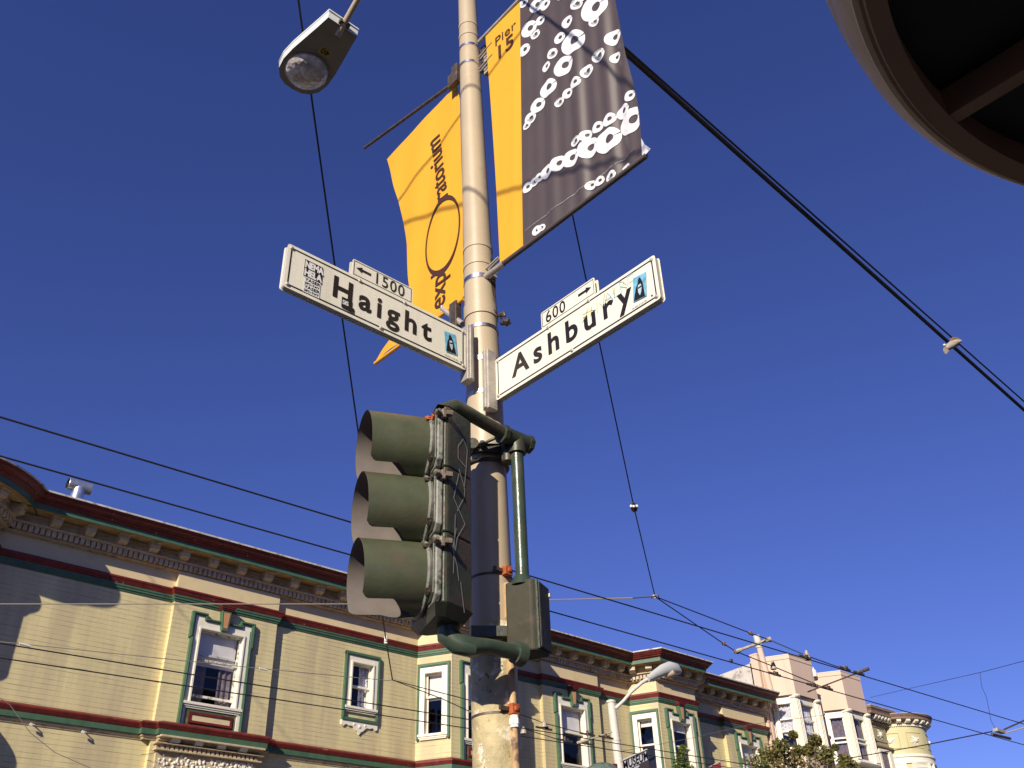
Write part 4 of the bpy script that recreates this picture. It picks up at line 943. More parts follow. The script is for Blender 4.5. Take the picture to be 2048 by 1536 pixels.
m.build('yellow_cloth', 'banner_yellow', rb_, smooth=80, recalc=False)
m = MB(); cloth(lambda u, v: V((XB + disp(seam(ZBm + (ZT - ZBm) * v) + (outer_edge(ZBm + (ZT - ZBm) * v) - seam(ZBm + (ZT - ZBm) * v)) * u, ZBm + (ZT - ZBm) * v), seam(ZBm + (ZT - ZBm) * v) + (outer_edge(ZBm + (ZT - ZBm) * v) - seam(ZBm + (ZT - ZBm) * v)) * u, ZBm + (ZT - ZBm) * v)), 70, 90, m)
m.build('black_cloth', 'banner_black', rb_, smooth=80, recalc=False)
# white rings, each where it is printed
crop1 = [(38, 35, 60), (190, 60, 95), (300, 55, 75), (685, 60, 80), (880, 100, 175), (575, 270, 80), (880, 255, 70), (240, 240, 65), (105, 340, 110), (180, 405, 65), (480, 460, 75), (640, 510, 158), (395, 645, 72), (320, 795, 65), (530, 790, 135), (930, 655, 90), (1090, 430, 105), (1110, 660, 72), (795, 840, 85), (670, 990, 75), (575, 1110, 70), (480, 1215, 65), (345, 1050, 120), (215, 1250, 100), (130, 1400, 80), (1290, 1125, 75), (1200, 1300, 95), (1310, 1420, 180), (1045, 1410, 88), (910, 1500, 78), (85, 1490, 55), (50, 590, 82), (30, -60, 60), (500, -60, 80), (760, -70, 110), (960, -130, 120)]
crop2 = [(990, 340, 168), (780, 430, 138), (590, 555, 118), (445, 620, 105), (320, 710, 92), (230, 775, 62), (175, 825, 62), (95, 890, 72), (750, 290, 76), (645, 365, 68), (800, 850, 66), (895, 800, 66), (1028, 750, 76), (1190, 645, 60), (205, 1380, 66), (255, 1345, 50)]
rings = [(1040 + x / 5.908, y / 5.908, r) for x, y, r in crop1] + [(1040 + x / 5.689, 220 + y / 5.689, r) for x, y, r in crop2]
lw = MB(); rsx = random.Random(11)
for rk, (x, y, r) in enumerate(rings):
    L_ = r * 1.08 / 5.9; S_ = L_ * .60; an = math.radians(50); d1 = (math.cos(an), -math.sin(an)); d2 = (math.sin(an), math.cos(an))
    vs = []; seg_n = 34; big = r > 130
    for k in range(seg_n + 1):
        a = .30 + (2 * math.pi - .13) * k / seg_n
        for rr, hx in ((1.0, 0), (.68, .5), (.34, 1)):
            ca, sa = L_ * rr * math.cos(a) + .16 * L_ * hx, S_ * rr * math.sin(a) + .04 * L_ * hx
            q_ = on_x(x + d1[0] * ca + d2[0] * sa, y + d1[1] * ca + d2[1] * sa, XB)
            zz = max(q_.z, ZBm + .012); yy = min(max(q_.y, outer_edge(zz) + .002), seam(zz) - .002)
            vs.append(V((XB - .0022 - .00004 * rk + disp(yy, zz), yy, zz)))
    for k in range(seg_n):
        for j in range(2):
            b = k * 3 + j
            lw.cur = 1 if (r < 100 and rk % 3 == 0 and ((j == 1 and .1 < k / seg_n < .55) or (rk % 2 and j == 0 and .6 < k / seg_n < .9))) else 0
            lw.add([vs[b], vs[b + 1], vs[b + 4], vs[b + 3]], [(0, 1, 2, 3)])
lw.build('printed_rings', ['banner_white', 'ring_grey'], rb_, recalc=False)
m = MB()
add_text(m, 'Pier', .118, lambda a, b: V((XB - .004 + disp(2.82 - a, 6.66 + b), 2.815 - a, 6.66 + b)), space=1.05)
m.build('lettering', 'ink_brown', rb_, recalc=False)
m = MB(); add_text(m, '15', .175, lambda a, b: V((XB - .004 + disp(2.82 - a, 6.53 + b), 2.815 - a, 6.515 + b)), bold=.003, space=1.05); m.build('lettering', 'ink_brown', rb_, recalc=False)
zs_ = ZBm + .10; m = MB(); ribbon(m, [(y, zs_) for y in [2.62 - .04 * k for k in range(20)]], .003, lambda a, b: V((XB - .004 + disp(a, b), a, b))); m.build('hem_stitch', 'ring_grey', rb_, recalc=False)
m = MB(); m.tube([(XB, 2.84, ZBm), (XB, 2.4, ZBm - .002), (XB, 1.80, ZBm)], .014, 12); m.build('hem_rod', 'banner_black', rb_, smooth=True)
m = MB(); m.tube([(XB, 2.97, ZBm), (XB, 2.80, ZBm)], .017, 12); m.build('rod_end', 'bracket_alu', rb_, smooth=True)
m = MB(); m.tube([(XB, 2.97, ZT - .03), (XB, 1.75, ZT + .03)], .013, 12); m.build('top_rod', 'bracket_alu', rb_, smooth=True)
for z_, n_ in ((6.74, 2), (6.62, 1), (4.93, 1)):
    m = MB(); m.tube([(XB + .03, 2.99, z_), (XB + .02, 2.84, z_ + .01)], .008, 8); m.tube([(XB + .0, 2.97, z_ - .02), (XB + .0, 2.84, z_ - .0)], .006, 8); m.obox((XB + .045, 2.94, z_ - .03), (.015, 0, 0), (0, .02, 0), (0, 0, .03)); m.build('rod_bracket', 'bracket_alu', rb_)
m = MB(); m.obox((XB + .05, 2.975, 6.74), (.016, 0, 0), (0, .022, 0), (0, 0, .12)); m.obox((XB + .05, 2.965, 4.88), (.016, 0, 0), (0, .025, 0), (0, 0, .13)); m.build('clamp_plate', 'dark_steel', rb_)
m = MB(); m.add([V((XB, 1.825, 4.875)), V((XB - .01, 1.795, 4.86)), V((XB + .01, 1.778, 4.895)), V((XB - .01, 1.795, 4.925)), V((XB, 1.815, 4.99))], [(0, 1, 2, 3, 4)]); m.build('torn_corner', 'banner_white', rb_, recalc=False)
# left banner
lb_ = thing('street_banner', (2.6, 3.1, 5.7), 'wind curled all yellow banner with a big O and rotated lettering, left of pole', 'banner')
def lpt(x, y): return on_x(x, y, 2.60)
inner = [lpt(928, 592), lpt(926, 500), lpt(925, 400), lpt(922, 300), lpt(920, 200), lpt(914, 168)]
outer = [lpt(750, 725), lpt(764, 702), lpt(786, 678), lpt(812, 640), lpt(824, 606), lpt(818, 555), lpt(813, 488), lpt(797, 400), lpt(783, 352), lpt(773, 318)]
def poly_at(P_, t):
    d = [0]
    for a, b in zip(P_, P_[1:]): d.append(d[-1] + (b - a).length)
    s_ = t * d[-1]
    for i in range(len(P_) - 1):
        if s_ <= d[i + 1] + 1e-9: return P_[i].lerp(P_[i + 1], (s_ - d[i]) / (d[i + 1] - d[i]))
    return P_[-1]
def disp2(y, z): e = max(0, (y - 3.15)); return (.006 * math.sin(18 * y + 2.5 * z) * min(1, e * 3) + .016 * math.sin(5 * z + 8 * y) * e) * min(1, max(0, 6.75 - z) * 2)
def lf(u, v):
    a, b = poly_at(inner, v), poly_at(outer, v); p = a.lerp(b, u); p.x += disp2(p.y, p.z); return p
m = MB(); cloth(lf, 36, 60, m)
tp = [V((2.6, 3.14, 6.70)), V((2.6, 3.30, 6.72))]
m.build('cloth', 'banner_yellow', lb_, smooth=80, recalc=False)
def lmap(o_=.004): return lambda y, z: V((2.60 - o_ + disp2(y, z), y, z))
LM = lmap()
cO = on_x(888, 480, 2.6)
# the big thin O : ellipse ring in the banner plane, thickness varying
m = MB(); vs = []
n = 56
top_, bot_ = on_x(905, 409, 2.6), on_x(868, 549, 2.6); le, ri = on_x(855, 520, 2.6), on_x(922, 430, 2.6)
cy, cz = 3.325, 5.425; ry, rz_ = .165, .30
for k in range(n + 1):
    a = 2 * math.pi * k / n
    th = .012 + .018 * abs(math.sin(a)) ** 3 
    for q in (1, 0):
        vs.append(LM(cy + (ry - (th if q == 0 else 0)) * math.cos(a), cz + (rz_ - (th * 1.3 if q == 0 else 0)) * math.sin(a)))
m.add(vs, [(2 * k, 2 * k + 1, 2 * k + 3, 2 * k + 2) for k in range(n)]); m.build('printed_letter', 'ink_brown', lb_, recalc=False)
# text reads bottom to top, letter tops to +Y side
m = MB(); b0 = on_x(875, 612, 2.6); b1 = on_x(893, 420, 2.6)
add_text(m, 'expl', .17, lambda a, b: LM(3.30 + b * 1.12 - .02 * a, 4.885 + a * 1.0), space=1.0, bold=.0022); m.build('lettering', 'ink_brown', lb_, recalc=False); m = MB()
add_text(m, 'ratorium', .172, lambda a, b: LM(3.272 + b * 1.18 + .125 * (a / .7), 5.70 + a * 1.06), space=1.0, bold=.0022)
m.build('lettering', 'ink_brown', lb_, recalc=False)
rodb = on_x(912, 163, 2.58); rode = on_x(729, 296, 2.56)
m = MB(); m.tube([rodb + (rodb - rode).normalized() * .08, rode], [.013, .011], 12); m.build('top_rod', 'dark_steel', lb_, smooth=True)
m = MB(); m.tube([lpt(927, 598), lpt(839, 662), lpt(750, 727)], .011, 10); m.build('hem_rod', 'banner_yellow', lb_, smooth=True)
m = MB(); q = on_x(912, 150, 2.55); m.obox(q, (.02, 0, 0), (0, .028, 0), (0, 0, .085)); m.obox(q + V((-.0, .05, -.02)), (.014, 0, 0), (0, .022, 0), (0, 0, .06)); m.build('clamp_plate', 'dark_steel', lb_, bevel=.003)
q = on_x(915, 632, 2.60); m = MB(); m.obox(q + V((0, .02, 0)), (.02, 0, 0), (0, .03, 0), (0, 0, .10)); m.build('clamp_plate', 'dark_steel', lb_, bevel=.003)
m = MB(); a, b = on_x(885, 618, 2.6), on_x(925, 648, 2.6); m.tube([a, b], .016, 8); m.tube([a + Z * .02, a - Z * .03], .012, 8); m.build('rod_bracket', 'bracket_alu', lb_)

# ------------------------------------------------------------------ traffic signal
sig = thing('traffic_signal', (2.24, 2.80, 3.3), 'dark green traffic signal head with three long visors, pipe mounted on the beige pole', 'traffic signal')
FA = rad(-69); FD = V((math.sin(FA), math.cos(FA), 0)); TD = V((-math.cos(FA), math.sin(FA), 0))   # forward, towards-camera side
HC = V((on_y(868, 1035, 2.80).x, 2.80, 0)); HC = HC - TD * .10 + V((.022, 0, 0))
HW = .168; HD0, HD1 = -.158, .0           # half width; back and front along FD
zt_, zb_ = on_y(870, 818, 2.70).z + .066, on_y(868, 1212, 2.64).z + .066
SH = (zt_ - zb_) / 3
def SP(f, t, z): return HC + FD * f + TD * t + Z * z
def sprism(poly, z0, z1, name, mt, parent, bevel=.006):
    m = MB(); n = len(poly); m.add([SP(f, t, z) for z in (z0, z1) for f, t in poly], [tuple(range(n)), tuple(range(n, 2 * n))] + [(i, (i + 1) % n, n + (i + 1) % n, n + i) for i in range(n)])
    return m.build(name, mt, parent, bevel=bevel)
for k in range(3):
    z1 = zt_ - k * SH; z0 = z1 - SH + .004
    body = [(HD1, -HW), (HD1, HW), (-.018, HW), (-.028, HW - .005), (-.146, .082), (HD0, .06), (HD0, -.06), (-.146, -.082), (-.028, -HW + .005), (-.018, -HW)]
    hs = sprism(body, z0, z1, 'section', 'signal_body', sig)
    # door: octagonal-ish frame plate
    m = MB(); c = .03
    pts_ = [(-HW, z0 + c), (-HW + c, z0 + .002), (HW - c, z0 + .002), (HW, z0 + c), (HW, z1 - c), (HW - c, z1 - .002), (-HW + c, z1 - .002), (-HW, z1 - c)]
    m.add([SP(f, t, z) for f in (.002, .030) for t, z in pts_], [tuple(range(8)), tuple(range(8, 16))] + [(i, (i + 1) % 8, 8 + (i + 1) % 8, 8 + i) for i in range(8)])
    door = m.build('door', 'signal_edge', sig, bevel=.006)
    m = MB(); m.add([SP(f, t * .93, (z0 + z1) / 2 + (z - (z0 + z1) / 2) * .93) for f in (.030, .036) for t, z in pts_], [tuple(range(8)), tuple(range(8, 16))] + [(i, (i + 1) % 8, 8 + (i + 1) % 8, 8 + i) for i in range(8)])
    m.build('door_face', 'signal_body', door, bevel=.003)
    zc_ = (z0 + z1) / 2 - .0
    cc_ = SP(.036, 0, zc_)
    tilt = rad(4); VA = (FD * math.cos(tilt) - Z * math.sin(tilt)).normalized(); VU = (Z * math.cos(tilt) + FD * math.sin(tilt)).normalized()
    m = MB(); m.lathe(cc_, FD, [(.155, 0), (.160, .012), (.150, .02), (.148, .008)], 40); m.build('lens_ring', 'signal_edge', door, smooth=True)
    m = MB(); m.lathe(cc_, FD, [(.149, .004), (.12, .022), (.07, .036), (0, .042)], 32); m.build('lens', ['lens_red', 'lens_amber', 'lens_green'][k], door, smooth=True)
    # cutaway tunnel visor
    VL, VR = .272, .150; ns, na = 22, 40
    def vr(s_, a, inner_): 
        r_ = VR + .006 * s_ - (.0025 if inner_ else 0)
        return cc_ + VA * (s_ * VL) + (VU * math.cos(a) + TD * math.sin(a)) * r_
    def half(s_):
        if s_ < .10: return math.pi
        if s_ < .34: t = (s_ - .10) / .24; return math.pi * (1 - .10 * t)
        if s_ < .56: t = (s_ - .34) / .22; t = t * t * (3 - 2 * t); return math.pi * (.90 - .12 * t)
        if s_ < .90: return math.pi * .78
        t = (s_ - .90) / .10; return math.pi * (.78 - .05 * t * t)
    for inner_, mt, nm in ((0, 'signal_green', 'visor'), (1, 'visor_inside', 'visor_lining')):
        m = MB(); vs = []
        for i in range(ns + 1):
            s_ = i / ns; h_ = half(s_)
            for j in range(na + 1): vs.append(vr(s_, -h_ + 2 * h_ * j / na, inner_))
        m.add(vs, [(i * (na + 1) + j, i * (na + 1) + j + 1, (i + 1) * (na + 1) + j + 1, (i + 1) * (na + 1) + j) for i in range(ns) for j in range(na)])
        if inner_ == 0: vis = m.build(nm, mt, sig, smooth=60, recalc=False)
        else: m.build(nm, mt, vis, smooth=60, recalc=False)
    for a in (0, .9, 2.2, -.9, -2.2):
        p = cc_ + (VU * math.cos(a) + TD * math.sin(a)) * (VR + .008)
        m = MB(); r_ = (VU * math.cos(a) + TD * math.sin(a)); t_ = VA.cross(r_)
        m.obox(p + VA * .012, VA * .016, t_ * .014, r_ * .003); m.obox(p + VA * -.002 + r_ * .008, VA * .003, t_ * .014, r_ * .010); m.lathe(p + VA * .012, r_, [(.006, .003), (.006, .008), (0, .009)], 8)
        m.build('visor_tab', 'rust_orange' if a == .9 and k == 0 else 'dark_steel', vis)
    for zz in ((z1 - .05),):
        m = MB(); p = SP(.005, HW + .012, zz); m.tube([p - FD * .03, p + FD * .035], .010, 8); m.tube([p + FD * .0 - Z * .02, p + Z * .02], .013, 8); m.obox(p - FD * .02 + TD * .012, FD * .014, TD * .010, Z * .010); m.tube([p + TD * .004 + FD * .03, p + TD * .03 + FD * .03], [.012, .007], 8)
        m.build('door_latch', 'latch_steel', sig)
m = MB(); top = [(HD1 + .03, -HW), (HD1 + .03, HW), (-.022, HW), (HD0, .075), (HD0, -.075), (-.022, -HW)]
m.add([SP(f, t, zt_ + .002) for f, t in top] + [SP(f * .8, t * .8, zt_ + .02) for f, t in top], [tuple(range(6, 12))] + [(i, (i + 1) % 6, 6 + (i + 1) % 6, 6 + i) for i in range(6)]); m.build('top_cap', 'signal_body', sig)
m = MB(); m.add([SP(f, t, zb_ + .004) for f, t in top] + [SP(f * .75 - .01, t * .72, zb_ - .035) for f, t in top], [tuple(range(6, 12))] + [(i, (i + 1) % 6, 6 + (i + 1) % 6, 6 + i) for i in range(6)]); m.build('bottom_cap', 'signal_body', sig)
# graffiti scratched on the camera side
cA, cB = (-.028, HW - .005), (-.146, .082); cn = V((cB[1] - cA[1], -(cB[0] - cA[0]))).normalized()
def gmap(u, v): return SP(cA[0] + (cB[0] - cA[0]) * u - cn.x * .002 * 0 - .002, cA[1] + (cB[1] - cA[1]) * u + .002, v)
m = MB(); gz = zt_ - .16
G = [[(-.00, gz - .20), (.012, gz - .1), (.02, gz), (-.005, gz + .04), (-.035, gz - .01), (-.035, gz - .07), (.01, gz - .09)], [(-.03, gz - .12), (.005, gz - .20), (.0, gz - .24), (-.04, gz - .32)], [(-.03, gz - .14), (-.06, gz - .27), (.005, gz - .36), (-.04, gz - .44), (-.05, gz - .5)], [(-.05, gz - .34), (-.055, gz - .45), (-.06, gz - .60)], [(-.045, gz - .40), (-.065, gz - .5), (-.04, gz - .56), (-.03, gz - .62)], [(-.02, gz - .62), (.0, gz - .74)]]
for s_ in G:
    ribbon(m, [(x + .080, y) for x, y in s_], .0042, lambda a, b: gmap(min(max(a / .12, .02), .98), b))
m.build('graffiti', 'scratch', sig, recalc=False)
# pipes
Yp = 2.80
tee = on_y(1033, 880, Yp)
at = SP(HD0 * .55, 0, zt_ - .0) ; at = V((at.x, Yp, tee.z + .015))
m = MB(); m.tube([at + V((-.10, .02, -.02)), at + V((-.03, 0, .02)), at + V((.05, 0, .018)), V((tee.x - .06, Yp, tee.z))], [.034, .038, .032, .031], 20); m.build('upper_arm', 'signal_body', sig, smooth=True)
m = MB(); m.tube([V((tee.x - .085, Yp, tee.z)), V((tee.x + .075, Yp, tee.z))], .041, 20); m.tube([V((tee.x, Yp, tee.z - .075)), V((tee.x, Yp, tee.z))], .042, 20)
for s_ in (-.085, .07): m.tube([V((tee.x + s_ - .012, Yp, tee.z)), V((tee.x + s_ + .012, Yp, tee.z))], .047, 8)
m.build('tee_fitting', 'signal_body', sig, smooth=40)
pb = on_y(1046, 1160, Yp)
m = MB(); m.tube([V((tee.x, Yp, tee.z - .05)), V((tee.x + .005, Yp, pb.z - .02))], .0295, 24); m.build('riser_pipe', 'pipe_green', sig, smooth=True)
m = MB(); m.tube([V((tee.x, Yp, pb.z - .03)), V((tee.x, Yp, pb.z + .012))], [.05, .036], 20); m.build('pipe_hub', 'pipe_green', sig, smooth=40)
# terminal box
bz1, bz0 = pb.z - .015, on_y(1058, 1318, Yp).z + .015
BX = tee.x + .028
fa = rad(-113); bf = V((math.sin(fa), math.cos(fa), 0)); bt = V((-math.cos(fa), math.sin(fa), 0))
def BPt(f, t, z): return V((BX, Yp, 0)) + bf * f + bt * t + Z * z
m = MB(); poly = [(.062, -.075), (.062, .045), (.045, .065), (-.065, .065), (-.065, -.075)]
m.add([BPt(f, t, z) for z in (bz0, bz1) for f, t in poly], [tuple(range(5)), tuple(range(5, 10))] + [(i, (i + 1) % 5, 5 + (i + 1) % 5, 5 + i) for i in range(5)]); tb = m.build('terminal_box', 'box_paint', sig, bevel=.008)
m = MB(); m.obox(BPt(-.01, .071, (bz0 + bz1) / 2), bf * .055, bt * .006, Z * ((bz1 - bz0) / 2 - .012)); m.build('box_door', 'box_paint', tb, bevel=.006)
m = MB(); m.obox(BPt(.050, .066, (bz0 + bz1) / 2 + .0), bf * .006, bt * .006, Z * ((bz1 - bz0) / 2 - .005)); m.build('box_hinge', 'pipe_green', tb, bevel=.003)
m = MB(); m.obox(BPt(-.06, .08, bz1 - .045), bf * .006, bt * .004, Z * .008); m.build('box_latch', 'bracket_alu', tb)
m = MB(); lz = on_y(1035, 1300, Yp - .03).z; lL = on_y(938, 1278, Yp).z
yl_ = Yp - .0
el = SP(HD0 * .5, 0, zb_ - .03)
m.tube([V((el.x, el.y, zb_ - .02)), V((el.x, el.y, zb_ - .07)), V((el.x + .02, (el.y + yl_) / 2, zb_ - .105)), V((el.x + .07, yl_, zb_ - .118)), V((el.x + .14, yl_, (zb_ - .115 + lL) / 2)), V((BX - .12, yl_, lz)), V((BX - .05, yl_, lz))], [.048, .046, .042, .040, .033, .032, .032], 20); m.build('lower_arm', 'pipe_green', sig, smooth=True)
m = MB(); m.tube([V((BX - .085, yl_, lz)), V((BX - .045, yl_, lz))], [.044, .052], 20); m.build('pipe_hub', 'pipe_green', sig, smooth=40)
# pole clamp
zcl = on_y(960, 900, 2.9).z
p, r = pole_at(zcl)
m = MB()
ringp = lambda zz, rr, n=28: [pole_at(zz)[0] + V((math.cos(2 * math.pi * k / n), math.sin(2 * math.pi * k / n), 0)) * (pole_at(zz)[1] + rr) for k in range(n + 1)]
m.tube(ringp(zcl - .01, .008), .009, 8); m.tube(ringp(zcl + .035, .007), .007, 8); m.build('pole_clamp', 'signal_body', sig, smooth=True)
m = MB()
cf = V((-.60, -.80, 0)).normalized(); ct = V((.80, -.60, 0)).normalized(); cb = p + cf * (r + .028)
m.obox(cb + Z * .035 + ct * .03, ct * .085, cf * .010, Z * .022); m.tube([cb + ct * -.075 + Z * .045 - cf * .01, cb + ct * -.075 + Z * .045 + cf * .03], .030, 12)
m.tube([cb + ct * -.02 + Z * .05 + cf * .02, cb + ct * .05 + Z * .075 + cf * .045], .008, 8); m.tube([cb + ct * -.03 + Z * .04, cb + ct * -.03 + Z * .04 + cf * .045], .016, 6)
m.obox(cb + ct * .10 + Z * .01 + cf * .0, ct * .04, cf * .03, Z * .05); m.tube([cb + ct * .09 + Z * .05 + cf * .02, cb + ct * .09 - Z * .05 + cf * .02], .028, 12); m.tube([cb + ct * .12 + Z * -.01, V((tee.x, Yp, tee.z - .06))], [.04, .035], 12)
m.build('clamp_casting', 'signal_body', sig, smooth=35, bevel=.003)
zc2 = on_y(985, 1262, 2.9).z; p2, r2 = pole_at(zc2)
m = MB(); m.tube(ringp(zc2, .008), .010, 8); m.obox(p2 + cf * (r2 + .02), ct * .10, cf * .018, Z * .022); m.obox(p2 + V((.45, -.9, 0)).normalized() * (r2 + .03), (.06, 0, 0), (0, .03, 0), (0, 0, .03)); m.build('pole_clamp', 'signal_body', sig, smooth=35)

# ------------------------------------------------------------------ overhead wires
def wire(name, a, b, r, mt, label, cat='wire', group=None, sag=0, n=14, ext=(0, 0)):
    a, b = V(a), V(b); d = (b - a); a2, b2 = a - d * ext[0], b + d * ext[1]
    o = thing(name, (a2 + b2) / 2, label, cat, group)
    m = MB(); m.tube([a2.lerp(b2, k / n) - Z * sag * 4 * (k / n) * (1 - k / n) for k in range(n + 1)], r, 6); m.build('strand', mt, o)
    return o
def hanger(o, p, d, s=1.0):
    d = V(d).normalized(); m = MB(); m.obox(V(p) + Z * .02, d * .16 * s, d.cross(Z) * .012, Z * .016); m.tube([V(p), V(p) + Z * .07 * s], .02 * s, 8); m.obox(V(p) + d * .06 * s + Z * .045, d * .02, d.cross(Z) * .02, Z * .02); return m.build('wire_clip', 'dark_steel', o)
yA, yB, y3, y4 = 7.5, 8.22, 13.0, 13.65
tw_g = 'parallel trolley wires over the street'
A0, A1 = on_y(0, 834, yA), on_y(1704, 1345, yA)
A2 = on_y(2048, 1450, yA)
wA = wire('trolley_wire', A0, A1, .0085, 'wire_black', 'dark trolley wire against the sky, upper of the near pair', group=tw_g, ext=(.6, 2.5))
B0, B1 = on_y(0, 912, yB), on_y(1666, 1382, yB)
wB = wire('trolley_wire', B0, B1, .0085, 'wire_black', 'dark trolley wire against the sky, lower of the near pair', group=tw_g, ext=(.6, 2.5))
C0, C1 = on_y(0, 1286.6, y3), on_y(1480, 1527, y3)
wC = wire('trolley_wire', C0, C1, .009, 'wire_black', 'upper dark trolley wire of the far pair crossing the first hooded window', group=tw_g, ext=(.3, 1.2))
D0, D1 = on_y(0, 1315.8, y4), on_y(1238, 1502, y4)
wD = wire('trolley_wire', D0, D1, .009, 'wire_black', 'lower dark trolley wire of the far pair crossing the first hooded window', group=tw_g, ext=(.3, 1.4))
DX = V((1, 0, 0))
hanger(wA, on_y(1690, 1340, yA), DX); hanger(wA, on_y(1610, 1317, yA), DX); hanger(wA, on_y(1718, 1349, yA), DX)
hanger(wB, on_y(1463, 1332 - 5, yB), DX, .01); hanger(wB, on_y(1625, 1373, yB), DX); hanger(wB, on_y(1655, 1379, yB), DX); hanger(wB, on_y(1550, 1351, yB), DX)
hanger(wC, on_y(1088, 1459, y3), DX, 1.3); hanger(wC, on_y(1175, 1471, y3), DX, 1.3); hanger(wC, on_y(1212, 1477, y3), DX, 1.3)
hanger(wD, on_y(1130, 1483, y4), DX, 1.3); hanger(wD, on_y(1170, 1489, y4), DX, 1.3)
# bridle above near pair
br = thing('span_wire', on_z(1310, 1193, 6.3), 'span wires meeting at a steel ring above the trolley pair right of the signal', 'wire')
nd = on_z(1310, 1193, 6.3)
def strand(o, pts_, r, mt='wire_black', name='strand'):
    m = MB(); m.tube(pts_, r, 6); return m.build(name, mt, o)
r1, r2_ = on_y(1537, 1279, 8.0), on_y(1472, 1303, 8.35)
strand(br, [nd, on_y(1500, 1266, 8.0), r1, on_y(1612, 1311, yA + .1), on_y(1690, 1339, yA + .02)], .008)
strand(br, [nd, on_y(1448, 1288, 8.35), r2_, on_y(1547, 1333, yB + .08), on_y(1652, 1377, yB + .02)], .008)
m = MB(); m.tube([r1, r2_], .022, 10); m.tube([r1.lerp(r2_, -.06), r1.lerp(r2_, .10)], .036, 8); m.tube([r1.lerp(r2_, .85), r1.lerp(r2_, 1.05)], .032, 8); m.build('spreader_bar', 'insulator', br)
for (x, y, yy) in ((1501, 1266, 8.0), (1448, 1287, 8.35), (1537, 1279, 8.0), (1472, 1303, 8.35)):
    p = on_y(x, y, yy); m = MB(); m.obox(p, (.03, 0, 0), (0, .02, 0), (0, 0, .022)); m.tube([p - DX * .05, p + DX * .05 - Z * .02], .016, 8); m.build('turnbuckle', 'turnbuckle_rust', br)
sa, sb_ = on_y(1628, 1379, yB), on_y(1738, 1337, yA - .2)
m = MB(); m.tube([sa + (sa - sb_) * .12, sb_], .012, 8); m.tube([sb_, sb_.lerp(sa, .14)], .028, 8); m.build('spreader_bar', 'dark_steel', br)
for (x, y, yy) in ((1614, 1311, yA + .08), (1546, 1330, yB + .06)):
    p = on_y(x, y, yy); m = MB(); m.lathe(p - Z * .07, Z, [(.045, 0), (.05, .02), (.04, .06), (.03, .10), (.02, .14), (.0, .16)], 14); m.build('bell_insulator', 'insulator', br, smooth=True)
m = MB(); m.lathe(nd, (0, 0, 1), [(.045, -.008), (.06, -.008), (.06, .008), (.045, .008), (.045, -.008)], 20); m.build('ring', 'wire_steel', br)
strand(br, [nd, on_y(1265, 1196, 7.8), on_y(1090, 1200, 9.0), on_y(700, 1208, 12.0), on_y(0, 1208, 15.5), on_y(0, 1208, 15.5) - DX * 3], .009, 'wire_steel')
up_ = on_z(1268, 1015, 6.75)
far_end = on_z(1145, 430, 7.9); far2 = on_z(1080, 92, 8.7)
strand(br, [nd, up_, far_end, far2, far2 + (far2 - far_end) * 1.2], .0075)
m = MB()
dd = (far_end - up_).normalized()
m.tube([up_ - dd * .10, up_ - dd * .03, up_ + dd * .03, up_ + dd * .09], [.01, .045, .045, .01], 8); m.build('strain_insulator', 'dark_steel', br)
for s_ in (-1, 0, 1):
    m = MB(); q = up_ + dd * .03 + RGT * (.035 * s_) - FWD * .035; m.lathe(q - Z * .02, Z, [(0, 0), (.016, .006), (.02, .02), (.016, .036), (0, .042)], 10); m.build('porcelain', 'white_porcelain', br, smooth=True)
# left span
ls = thing('span_wire', on_z(785, 1360, 6.3), 'long thin span wire crossing the lamp head and dropping behind the signal', 'wire')
n2 = on_z(785, 1360, 6.3)
strand(ls, [n2, on_z(772, 1280, 6.55), on_z(740, 1060, 7.2), on_z(717, 868, 7.75), on_z(668, 520, 8.6), on_z(621, 180, 9.3), on_z(594, -20, 9.6), on_z(575, -200, 9.8)], .0105)
strand(ls, [n2, on_y(820, 1373, y3), on_y(885, 1398, y3), on_y(944, 1425, y3 + .1), on_y(1130, 1483, y4 + .05)], .008)
strand(ls, [n2, on_y(945, 1402, y3), on_y(1050, 1432, y3), on_y(1090, 1447, y3), on_y(1168, 1467, y3)], .008)
strand(ls, [n2, on_y(775, 1361, 13.3), on_y(530, 1338, 13.6), on_y(46, 1288, 14.4), on_y(-40, 1280, 14.6)], .006, 'wire_steel')
for (x, y, zz, s_) in ((772, 1280, 6.55, 1),):
    m = MB(); q = on_z(x, y, zz); m.tube([q - Z * .06, q + Z * .06], .03, 8); m.lathe(q - FWD * .03, Z, [(0, -.03), (.025, -.01), (.025, .01), (0, .03)], 8); m.build('porcelain', 'white_porcelain', ls)
for (x, y) in ((527, 1338), (50, 1289), (945, 1424)):
    m = MB(); q = on_y(x, y, 13.6); m.tube([q - DX * .07, q + DX * .07 - Z * .01], .016, 8); m.build('turnbuckle', 'white_porcelain', ls)
m = MB(); q = on_y(1088, 1449, y3); m.lathe(q - Z * .05, Z, [(.06, 0), (.06, .02), (.045, .08), (.02, .12), (0, .13)], 12); m.build('bell_insulator', 'insulator', ls, smooth=True)
m = MB(); q = on_y(1047, 1462, y3 + .2); m.lathe(q - Z * .05, Z, [(.06, 0), (.06, .02), (.045, .08), (.02, .12), (0, .13)], 12); m.build('bell_insulator', 'insulator', ls, smooth=True)
s1, s2 = on_y(1155, 1486, y4), on_y(1224, 1464, y3 - .1)
m = MB(); m.tube([s1, s2], .014, 8); m.tube([s1, s1.lerp(s2, .35)], .032, 8); m.build('spreader_bar', 'insulator', ls)
